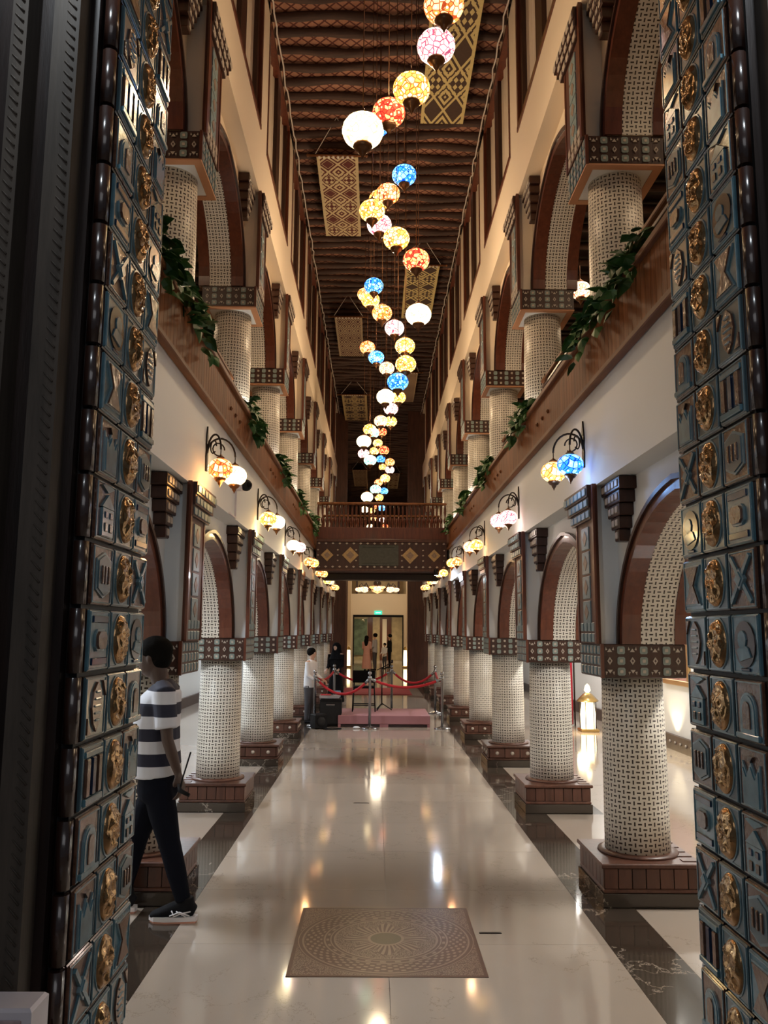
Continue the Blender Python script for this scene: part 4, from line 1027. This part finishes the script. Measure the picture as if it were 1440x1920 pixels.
def big_man():
    O = Vector((-1.40, 5.44, 0)); t_ = thing('person', 'person in a navy and white striped T-shirt and black trousers walking left', 'person', tuple(O))
    F = Vector((-1, .12, -.0)).normalized()      # walks to the left
    J = lambda x, y, z_: Vector((x, y, z_))-O
    # body: head, neck, arms and hands in one continuous surface
    b = MB(); hc = J(-1.515, 5.44, 1.575); head_geo(b, hc, .118, (-.95, .1, 0))
    b.mat('skin_dark').tube([J(-1.44, 5.44, 1.36), J(-1.465, 5.44, 1.44), J(-1.49, 5.44, 1.53)], [(.075, .07), (.058, .058), (.06, .06)], 12, ref=(1, 0, 0))
    b.tube([J(-1.43, 5.44, .86), J(-1.44, 5.44, 1.1), J(-1.44, 5.44, 1.36)], [(.11, .14), (.10, .13), (.10, .13)], 12, ref=(1, 0, 0))
    sh = J(-1.395, 5.28, 1.36); el = J(-1.355, 5.24, 1.09); wr = J(-1.285, 5.25, .89)
    b.tube([J(-1.43, 5.40, 1.36), sh, (sh+el)/2, el, (el+wr)/2, wr], [.05, .052, .045, .037, .036, .025], 10)
    hand_geo(b, wr, (.35, .0, -1), (-1, .3, 0), .165, .9)
    s2 = J(-1.44, 5.60, 1.36); e2 = J(-1.50, 5.65, 1.10); w2 = J(-1.63, 5.62, .95)
    b.tube([J(-1.43, 5.48, 1.36), s2, (s2+e2)/2, e2, (e2+w2)/2, w2], [.05, .052, .045, .037, .036, .025], 10)
    hand_geo(b, w2, (-.7, .0, -.8), (0, -1, 0), .165, .8)
    remesh(b.obj('body', t_), .0075)
    face_parts(t_, hc, .118, (-.95, .1, 0))
    h = MB().mat('hair').ellipsoid(tuple(hc+Vector((.016, 0, .048))), (.112, .094, .092), 16, 10).ellipsoid(tuple(hc+Vector((.045, 0, .0))), (.078, .086, .085), 14, 9); remesh(h.obj('hair', t_), .012)
    # T-shirt
    s = MB().mat('shirt_stripes').tube([J(-1.455, 5.44, .845), J(-1.47, 5.44, 1.0), J(-1.48, 5.44, 1.15), J(-1.465, 5.44, 1.28), J(-1.43, 5.44, 1.37), J(-1.45, 5.44, 1.425)],
             [(.150, .175), (.148, .178), (.150, .188), (.140, .195), (.10, .165), (.062, .072)], 20, ref=(1, 0, 0))
    for a, c_ in ((sh, el), (s2, e2)):
        m0 = a+(c_-a)*.78; s.tube([a+Vector((-.03, .06 if a is sh else -.06, .01)), a, a+(c_-a)*.4, m0], [.075, .073, .070, .070], 14)
    remesh(s.obj('t_shirt', t_), .009)
    # trousers
    hp = J(-1.44, 5.44, .86); p = MB().mat('trousers_black').tube([hp, J(-1.44, 5.44, .76), J(-1.44, 5.44, .70)], [(.128, .165), (.135, .17), (.12, .16)], 18, ref=(1, 0, 0))
    kb, ab = J(-1.345, 5.36, .46), J(-1.245, 5.36, .12)
    p.tube([J(-1.43, 5.36, .80), J(-1.39, 5.36, .63), kb, kb*.45+ab*.55, ab], [.095, .088, .068, .060, .046], 14)
    kf, af = J(-1.585, 5.53, .45), J(-1.66, 5.53, .12)
    p.tube([J(-1.45, 5.52, .80), J(-1.53, 5.53, .63), kf, kf*.45+af*.55, af], [.095, .088, .068, .058, .046], 14)
    remesh(p.obj('trousers', t_), .010)
    for (ank, nm) in ((ab, 'rear'), (af, 'front')):
        a = Vector((ank.x, ank.y, 0)); sh_ = put('shoe', None, t_, tuple(a))
        u = MB().mat('shoe_black').tube([(.075, 0, .06), (.045, 0, .075), (0, 0, .085), (-.06, 0, .07), (-.12, 0, .055), (-.175, 0, .042), (-.2, 0, .036)], [(.032, .026), (.05, .036), (.052, .038), (.045, .042), (.032, .046), (.022, .04), (.010, .02)], 14, ref=(0, 0, 1))
        u.tube([(.03, 0, .08), (.02, 0, .14)], [(.042, .042), (.044, .044)], 12); remesh(u.obj('upper', sh_), .007)
        so = MB().mat('shoe_white'); out = [(.085, -.03), (.09, 0), (.085, .03), (.0, .042), (-.10, .05), (-.17, .04), (-.205, .0), (-.17, -.04), (-.10, -.05), (.0, -.042)]
        so.prism(out, 'xy', .010, .036).mat('shoe_orange').prism([(a_*.97, b_*.97) for a_, b_ in out], 'xy', 0, .012); so.obj('sole', sh_)
        st = MB().mat('shoe_white')
        for q in (-1, 1):
            st.tube([(.05, q*.044, .045), (-.01, q*.052, .068), (-.07, q*.047, .045)], .0045, 5); st.tube([(.03, q*.048, .04), (-.03, q*.053, .074)], .004, 5); st.tube([(.055, q*.042, .07), (0, q*.05, .06), (-.05, q*.05, .04)], .004, 5); st.tube([(-.04, q*.05, .04), (-.06, q*.042, .075)], .004, 5)
        st.obj('stripes', sh_)
    ph = tag(MB().mat('black_plastic').tube([(-1.262, 5.20, .83), (-1.25, 5.17, .80), (-1.19, 5.16, .775)], [.012, .015, .011], 8).tube([(-1.25, 5.17, .80), (-1.245, 5.2, .86), (-1.20, 5.2, 1.02)], [.006, .005, .005], 6).obj('strap'), 'black cord dangling from the hand of the striped-shirt person', 'cord')
big_man()

def figure(label, x, y, h, face, top, legs, skin='skin_light', hairc='hair', robe=None, long_hair=False, sleeves=True, cap=None, bend=0.):
    """a complete far figure, head 1/7.5 of its height"""
    t_ = thing('person', label, 'person', (x, y, 0)); f = Vector(face).normalized(); sd = f.cross(Vector((0, 0, 1))); r = h/14.6
    hc = Vector((0, 0, h-r))+f*bend; b = MB(); head_geo(b, hc, r, f, (skin,)); b.mat(skin)
    b.tube([hc-Vector((0, 0, r*2.0)), hc-Vector((0, 0, r*.7))], [r*.5, r*.46], 8)
    ps = h*.815
    b.tube([(0, 0, h*.5), (0, 0, h*.7), tuple(f*bend*.7+Vector((0, 0, ps)))], [(h*.06, h*.085), (h*.06, h*.085), (h*.05, h*.09)], 10, ref=tuple(f))
    arms = []
    for q in (-1, 1):
        a = sd*q*h*.108+f*bend*.7+Vector((0, 0, ps)); e = a+f*h*.02+sd*q*h*.012-Vector((0, 0, h*.18)); w_ = e+f*h*.11-sd*q*h*.02-Vector((0, 0, h*.06)); arms.append((a, e, w_))
        b.tube([a-sd*q*h*.05, a, e, w_], [h*.028, h*.03, h*.022, h*.015], 8)
        hand_geo(b, w_, f*.8-Vector((0, 0, .4)), Vector((0, 0, 1))*-1, h*.1, .8)
    remesh(b.obj('body', t_), .011)
    if cap != 'veil': face_parts(t_, hc, r, f)
    hm = MB().mat(hairc if cap != 'veil' else 'cloth_black').ellipsoid(tuple(hc-f*r*.15+Vector((0, 0, r*.25))), (r*.95, r*.95, r*.9), 12, 8)
    if long_hair: hm.tube([hc-f*r*.45+Vector((0, 0, r*.2)), hc-f*r*.75-Vector((0, 0, r*1.3)), hc-f*r*.8-Vector((0, 0, r*3.4))], [(r*.7, r*.8), (r*.6, r*1.0), (r*.2, r*.6)], 10, ref=tuple(f))
    if cap == 'veil': hm.tube([hc-f*r*.3+Vector((0, 0, r*.5)), hc-f*r*.35-Vector((0, 0, r*1.2)), (0, 0, h*.72)], [(r*.9, r*1.0), (r*1.05, r*1.3), (r*1.3, r*2.0)], 12, ref=tuple(f))
    remesh(hm.obj('hair' if cap != 'veil' else 'veil', t_), .012)
    tp = MB().mat(top)
    tp.tube([(0, 0, h*.47), (0, 0, h*.6), tuple(f*bend*.5+Vector((0, 0, h*.74))), tuple(f*bend*.7+Vector((0, 0, ps))), tuple(f*bend*.8+Vector((0, 0, h*.845)))], [(h*.072, h*.10), (h*.068, h*.092), (h*.07, h*.105), (h*.055, h*.11), (h*.035, h*.04)], 14, ref=tuple(f))
    for a, e, w_ in arms: tp.tube([a, e, e*.15+w_*.85] if sleeves else [a, (a+e)/2], [h*.036, h*.03, h*.022] if sleeves else [h*.038, h*.036], 10)
    remesh(tp.obj('top', t_), .012)
    lg = MB()
    if robe:
        lg.mat(robe).tube([(0, 0, h*.50), (0, 0, h*.35), (0, 0, h*.06)], [(h*.08, h*.10), (h*.10, h*.12), (h*.12, h*.15)], 16, ref=tuple(f))
    else:
        lg.mat(legs)
        for q in (-1, 1): lg.tube([sd*q*h*.045+Vector((0, 0, h*.5)), sd*q*h*.055+f*.01+Vector((0, 0, h*.27)), sd*q*h*.055-f*.01+Vector((0, 0, h*.04))], [h*.055, h*.04, h*.028], 10)
    remesh(lg.obj('robe' if robe else 'trousers', t_), .012)
    for q in (-1, 1):
        c = sd*q*h*.055+f*h*.03; MB().mat('shoe_black').tube([tuple(c-f*h*.055+Vector((0, 0, .03))), tuple(c+Vector((0, 0, .032))), tuple(c+f*h*.07+Vector((0, 0, .022)))], [(.03, .03), (.032, .04), (.02, .032)], 8, ref=(0, 0, 1)).obj('shoe', t_)
    return t_
figure('child in a white and blue shirt looking down behind the left red ropes', -1.36, 16.42, 1.42, (.8, -.35, 0), 'cloth_white', 'cloth_darkgrey', bend=.05)
figure('person in a full black abaya and headscarf standing at the left of the portal', -1.02, 20.2, 1.47, (-.35, -.9, 0), 'cloth_black', 'cloth_black', robe='cloth_black', cap='veil')
figure('person with long dark hair in a long pink dress seen from behind', -.47, 38.0, 1.55, (.25, 1, 0), 'cloth_pink', 'cloth_pink', robe='cloth_pink', long_hair=True)
figure('person in a light grey long shirt and dark trousers beside the pink dress', -.10, 38.6, 1.66, (-.9, .3, 0), 'cloth_grey', 'cloth_darkgrey')
figure('person in a black suit standing at the far right by the glass doors', .62, 41.2, 1.62, (-1, .1, 0), 'cloth_black', 'cloth_black')
figure('small child in white standing between the grey shirt and the black suit', .36, 40.0, 1.2, (-.6, -.7, 0), 'cloth_white', 'cloth_darkgrey')

# ------------------------------------------------------------------ stage, stands, ropes
sg = thing('stage', 'low dusty pink stage platform in the middle of the hall floor', 'platform', (.085, 15.75, 0))
MB().mat('stage_pink').box(-.85, .85, 0, 1.45, .05, .21, .01).obj('top', sg); MB().mat('stage_dark').box(-.8, -.08, .03, 1.4, 0, .05).box(.08, .8, .03, 1.4, 0, .05).obj('base', sg)
MB().mat('stage_pink').box(-.08, .08, .0, 1.4, 0, .05).box(-.85, -.80, .0, 1.4, 0, .05).box(.8, .85, .0, 1.4, 0, .05).obj('foot', sg)
sm_ = {'base': MB().mat('steel').lathe([(.15, 0), (.15, .012), (.13, .03), (.04, .045), (.03, .06)], seg=20).mesh('base'),
       'post': MB().mat('steel').lathe([(.025, .05), (.025, .88), (.036, .89), (.036, .93), (.025, .94)], seg=12).mesh('post'),
       'top': MB().mat('steel').lathe([(.02, .94), (.014, .955), (.034, .975), (.036, 1.0), (.02, 1.025), (.0001, 1.03)], seg=12).mesh('finial')}
SP = [(-.18, 15.45, 'steel rope post in front of the pink stage, at its centre'), (1.14, 15.5, 'steel rope post at the right front corner of the stage'), (-1.21, 15.9, 'steel rope post at the left of the stage beside the child'),
      (-.98, 18.6, 'steel rope post behind the stage, left, before the black abaya'), (.28, 18.6, 'steel rope post behind the stage centre'), (1.22, 18.4, 'steel rope post behind the stage at the right')]
for x, y, lb in SP:
    t_ = thing('rope_post', lb, 'rope post', (x, y, 0), 'steel rope posts around the stage')
    for n_, m_ in sm_.items(): put({'top': 'finial'}.get(n_, n_), m_, t_)
def rope(a, b, sag, lb):
    A, B_ = Vector(a), Vector(b); pts = []
    for i in range(13): q = i/12; p = A.lerp(B_, q); p.z -= sag*4*q*(1-q); pts.append(tuple(p))
    t_ = thing('barrier_rope', lb, 'barrier rope', (0, 0, 0), 'red velvet ropes around the stage')
    MB().mat('velvet').tube(pts, .024, 8, ref=(0, 0, 1)).obj('rope', t_); MB().mat('steel').tube([pts[0], pts[1]], .027, 8, ref=(0, 0, 1)).tube([pts[-2], pts[-1]], .027, 8, ref=(0, 0, 1)).obj('hook', t_)
Pt = [(x, y, .90) for x, y, _ in SP]
rope(Pt[2], Pt[0], .30, 'red rope sagging from the left post to the centre front post')
rope(Pt[0], Pt[1], .16, 'red rope from the centre front post to the right front post')
rope(Pt[3], Pt[2], .12, 'short red rope along the left side of the stage')
rope(Pt[4], Pt[5], .26, 'red rope behind the stage to the right rear post')
rope(Pt[3], Pt[4], .24, 'red rope behind the stage, left to centre')
rope(Pt[5], Pt[1], .10, 'red rope along the right side of the stage')
tag(MB().mat('carpet_red').box(-1.02, .95, 23.6, 26.4, .0, .014, .004).obj('floor_runner'), 'dark red carpet across the floor in front of the portal', 'carpet')
# high chair on stage
hcx = thing('tall_chair', 'tall black canvas chair standing on the pink stage', 'chair', (-.30, 16.65, .21))
fr = MB().mat('black_plastic')
for sx in (-.2, .2):
    for sy in (-.17, .17): fr.tube([(sx*1.1, sy*1.1, 0), (sx, sy, .46)], .012, 6)
fr.tube([(-.21, -.18, .12), (.21, -.18, .12)], .010, 6).tube([(-.21, .18, .12), (.21, .18, .12)], .010, 6).tube([(-.21, .18, .12), (-.21, -.18, .12)], .010, 6).tube([(.21, .18, .12), (.21, -.18, .12)], .010, 6).tube([(-.2, .17, .4), (-.2, .17, .76)], .013, 6).tube([(.2, .17, .4), (.2, .17, .76)], .013, 6)
fr.obj('frame', hcx); MB().mat('cloth_black').box(-.21, .21, -.18, .18, .44, .475, .01).obj('seat', hcx); MB().mat('cloth_black').box(-.23, .21, .155, .185, .53, .77, .012).obj('backrest', hcx)
# microphone stand
mc = thing('microphone_stand', 'black microphone stand with slanted boom on the stage', 'microphone stand', (.05, 16.75, .21))
MB().mat('black_plastic').tube([(0, 0, .10), (0, 0, .82)], .012, 8).obj('pole', mc)
for a in (0, 2.1, 4.2): MB().mat('black_plastic').tube([(0, 0, .14), (cos(a)*.2, sin(a)*.2, .01)], .010, 6).obj('leg', mc)
MB().mat('black_plastic').tube([(-.1, 0, .78), (.2, 0, .93)], .008, 6).obj('boom', mc); MB().mat('iron').lathe([(.0001, 0), (.022, .02), (.022, .06), (.0001, .08)], (.2, 0, .91), 10).obj('microphone', mc)
# equipment left of the stage
cb = thing('equipment_case', 'black low case left of the stage with devices on top', 'case', (-.91, 16.0, 0))
MB().mat('black_plastic').box(-.2, .2, -.2, .22, 0, .5, .02).obj('body', cb); MB().mat('grey_plastic').box(-.19, .19, -.208, -.2, .05, .45, .004).obj('grille', cb); MB().mat('steel').box(-.08, .08, -.225, -.205, .38, .41, .004).obj('handle', cb)
t_ = thing('mixing_console', 'silver and red mixing console on the black case', 'mixer', (-.91, 16.0, .503))
MB().mat('silver').box(-.21, .16, -.18, .16, 0, .06, .008).obj('body', t_); MB().mat('velvet').box(-.19, .0, -.16, .02, .06, .072, .003).obj('panel', t_)
kb_ = MB().mat('black_plastic').lathe([(.010, 0), (.008, .018)], seg=6).mesh('knob')
for i in range(10): put('knob', kb_, t_, (-.17+.032*i, .08, .06))
t_ = thing('music_player', 'small pale blue device behind the mixing console', 'device', (-.80, 16.2, .503)); MB().mat('cloth_blue').box(-.06, .06, -.05, .05, 0, .12, .01).obj('body', t_); MB().mat('silver').box(-.05, .05, -.056, -.05, .02, .10, .003).obj('screen', t_)
t_ = thing('loudspeaker', 'black loudspeaker with a round grille on the floor left of the case', 'loudspeaker', (-1.10, 15.5, 0), rot=(0, 0, .5))
MB().mat('black_plastic').box(-.12, .12, -.1, .12, 0, .26, .02).obj('cabinet', t_); MB().mat('grey_plastic').lathe([(.085, -.1), (.08, -.115), (.03, -.105), (.0001, -.112)], (0, 0, .13), 16, axis='y').obj('cone', t_)
t_ = thing('cable', 'black cable lying in loops on the floor beside the loudspeaker', 'cable', (-.85, 15.35, 0)); MB().mat('black_plastic').tube([(.15*cos(a)*(1+.2*sin(3*a)), .12*sin(a), .012) for a in [i*.45 for i in range(26)]], .009, 5, ref=(0, 0, 1)).obj('cord', t_)
t_ = thing('tissue', 'crumpled white tissue on the floor before the stage', 'tissue', (-.42, 15.5, 0)); MB().mat('cloth_white').ellipsoid((0, 0, .02), (.07, .04, .022), 7, 5).obj('paper', t_)

# ------------------------------------------------------------------ aisle furnishings
pf = thing('picture_frame', 'gold framed reddish picture on the right aisle wall', 'picture', (4.49, 12.8, 1.45))
MB().mat('gold_frame').box(-.03, .01, -.55, .55, -.48, -.40, .01).box(-.03, .01, -.55, .55, .40, .48, .01).box(-.03, .01, -.55, -.47, -.4, .4, .01).box(-.03, .01, .47, .55, -.4, .4, .01).obj('frame', pf); MB().mat('picture_print').box(-.01, .008, -.47, .47, -.4, .4).obj('print', pf)
ln_ = thing('floor_lantern', 'glowing glass lantern on the floor of the right aisle before red drapery', 'lantern', (3.75, 15.3, 0))
MB().mat('brass').box(-.16, .16, -.16, .16, 0, .05, .01).lathe([(.19, .52), (.2, .54), (.08, .66), (.03, .68)], seg=6).obj('frame', ln_); MB().mat('lantern_glow').lathe([(.13, .05), (.14, .3), (.11, .52)], seg=8).obj('glass', ln_)
MB().mat('lantern_glow').lathe([(.03, .68), (.06, .72), (.04, .8), (.0001, .84)], seg=8).obj('top_light', ln_)
for a in range(6): MB().mat('iron').tube([(cos(a*pi/3)*.145, sin(a*pi/3)*.145, .05), (cos(a*pi/3)*.15, sin(a*pi/3)*.15, .52)], .007, 5).obj('bar', ln_)
light('lantern_light', 'POINT', (3.55, 14.9, .45), 26, (1, .72, .36), .1)
light('wall_washer', 'SPOT', (4.3, 10.6, .15), 30, (1, .86, .6), .05, target=(4.5, 10.6, 1.4), spot=1.6)
light('wall_washer', 'SPOT', (4.3, 12.9, .15), 26, (1, .8, .5), .05, target=(4.5, 12.9, 1.4), spot=1.6)
rd = thing('red_drape', 'crimson fabric booth panel behind the lantern in the right aisle', 'drapery', (3.35, 16.2, 0))
m_ = MB().mat('red_cloth'); n = 16
for i in range(n+1):
    xx = -.35+.7*i/n; yy = .03*sin(i*1.6); m_.v += [(xx, yy, .02), (xx, yy, 1.9), (xx, yy+.02, .02), (xx, yy+.02, 1.9)]
for i in range(n):
    a = 4*i; m_.face((a, a+4, a+5, a+1), None, True); m_.face((a+2, a+3, a+7, a+6), None, True); m_.face((a+1, a+5, a+7, a+3)); m_.face((a, a+2, a+6, a+4))
m_.obj('cloth', rd); MB().mat('iron').tube([(-.38, .01, 0), (-.38, .01, 1.95)], .015, 6).tube([(.38, .01, 0), (.38, .01, 1.95)], .015, 6).tube([(-.4, .01, 1.92), (.4, .01, 1.92)], .015, 6).obj('frame', rd)
st_ = thing('display_stand', 'slim black display stand between the second and third right columns', 'stand', (2.35, 11.9, 0))
MB().mat('black_plastic').lathe([(.15, 0), (.15, .02), (.02, .04), (.02, 1.1)], seg=12).obj('pole', st_); MB().mat('black_plastic').box(-.12, .12, -.02, .02, 1.05, 1.45, .01).obj('panel', st_)
ps_ = thing('wall_poster', 'bright blue and yellow poster glimpsed on the left aisle wall', 'poster', (-4.44, 11.8, 1.15))
MB().mat('poster_blue').box(-.01, .005, -.9, .9, -.5, .6).obj('sheet', ps_); MB().mat('poster_yellow').prism([(-.5, -.5), (-.05, -.5), (-.2, .35), (-.35, .35)], 'yz', .005, .012).obj('print', ps_)
oc = thing('office_chair', 'black swivel chair glimpsed between the left columns', 'chair', (-2.75, 10.2, 0))
MB().mat('black_plastic').lathe([(.03, .08), (.03, .45)], seg=10).obj('gas_lift', oc)
for k in range(5):
    a = 2*pi*k/5; MB().mat('black_plastic').tube([(0, 0, .11), (cos(a)*.28, sin(a)*.28, .07)], .018, 6).ellipsoid((cos(a)*.28, sin(a)*.28, .03), (.03, .03, .03), 8, 6).obj('leg', oc)
MB().mat('cloth_black').box(-.24, .24, -.24, .24, .45, .52, .03).obj('seat', oc); MB().mat('cloth_black').box(-.23, .23, .2, .26, .58, 1.05, .025).obj('backrest', oc); MB().mat('black_plastic').tube([(0, .2, .48), (0, .25, .62)], .02, 6).obj('back_support', oc)
for q in (-1, 1): MB().mat('black_plastic').tube([(q*.26, -.1, .5), (q*.28, -.1, .7), (q*.28, .12, .7)], .016, 6).obj('armrest', oc)
dk = thing('desk', 'white desk glimpsed in the left aisle behind the striped shirt', 'desk', (-3.3, 9.6, 0))
MB().mat('white_plastic').box(-.5, .5, -.3, .3, .70, .74, .008).obj('top', dk)
for qx in (-.46, .46):
    for qy in (-.26, .26): MB().mat('steel').box(qx-.02, qx+.02, qy-.02, qy+.02, 0, .7).obj('leg', dk)
# dome camera and conduit
cc = thing('security_camera', 'small grey dome camera on the left wall behind the nearest wall lamp', 'camera', (-1.395, 7.6, 3.08))
MB().mat('white_plastic').box(0, .07, -.05, .05, -.05, .04, .008).obj('mount', cc); MB().mat('grey_plastic').ellipsoid((.10, 0, 0), (.055, .055, .055), 14, 10).obj('dome', cc); MB().mat('black_plastic').ellipsoid((.13, -.03, 0), (.03, .03, .03), 10, 8).obj('lens', cc)
tag(MB().mat('white_plastic').box(-1.395, -1.38, 7.6, 7.615, 2.77, 3.03).box(-1.395, -1.38, 7.3, 7.615, 2.77, 2.785).obj('conduit'), 'thin white conduit dropping from the dome camera', 'conduit')
# single lamps glimpsed inside the upper galleries
for (x, y, z_, c, lb) in ((2.6, 10.5, 6.25, 'peach', 'peach mosaic globe glimpsed inside the upper right gallery'), (2.5, 5.9, 5.35, 'pink', 'pale globe lamp at the far right above the plants')):
    t_ = thing('gallery_lamp', lb, 'pendant lamp', (x, y, z_)); put('glass_globe', SG[c] if c == 'pink' else GM[c], t_); put('cap', CM, t_); put('finial', FM, t_)
    MB().mat('bronze').lathe([(.004, .16), (.004, 6.9-z_)], seg=5).obj('wire', t_)
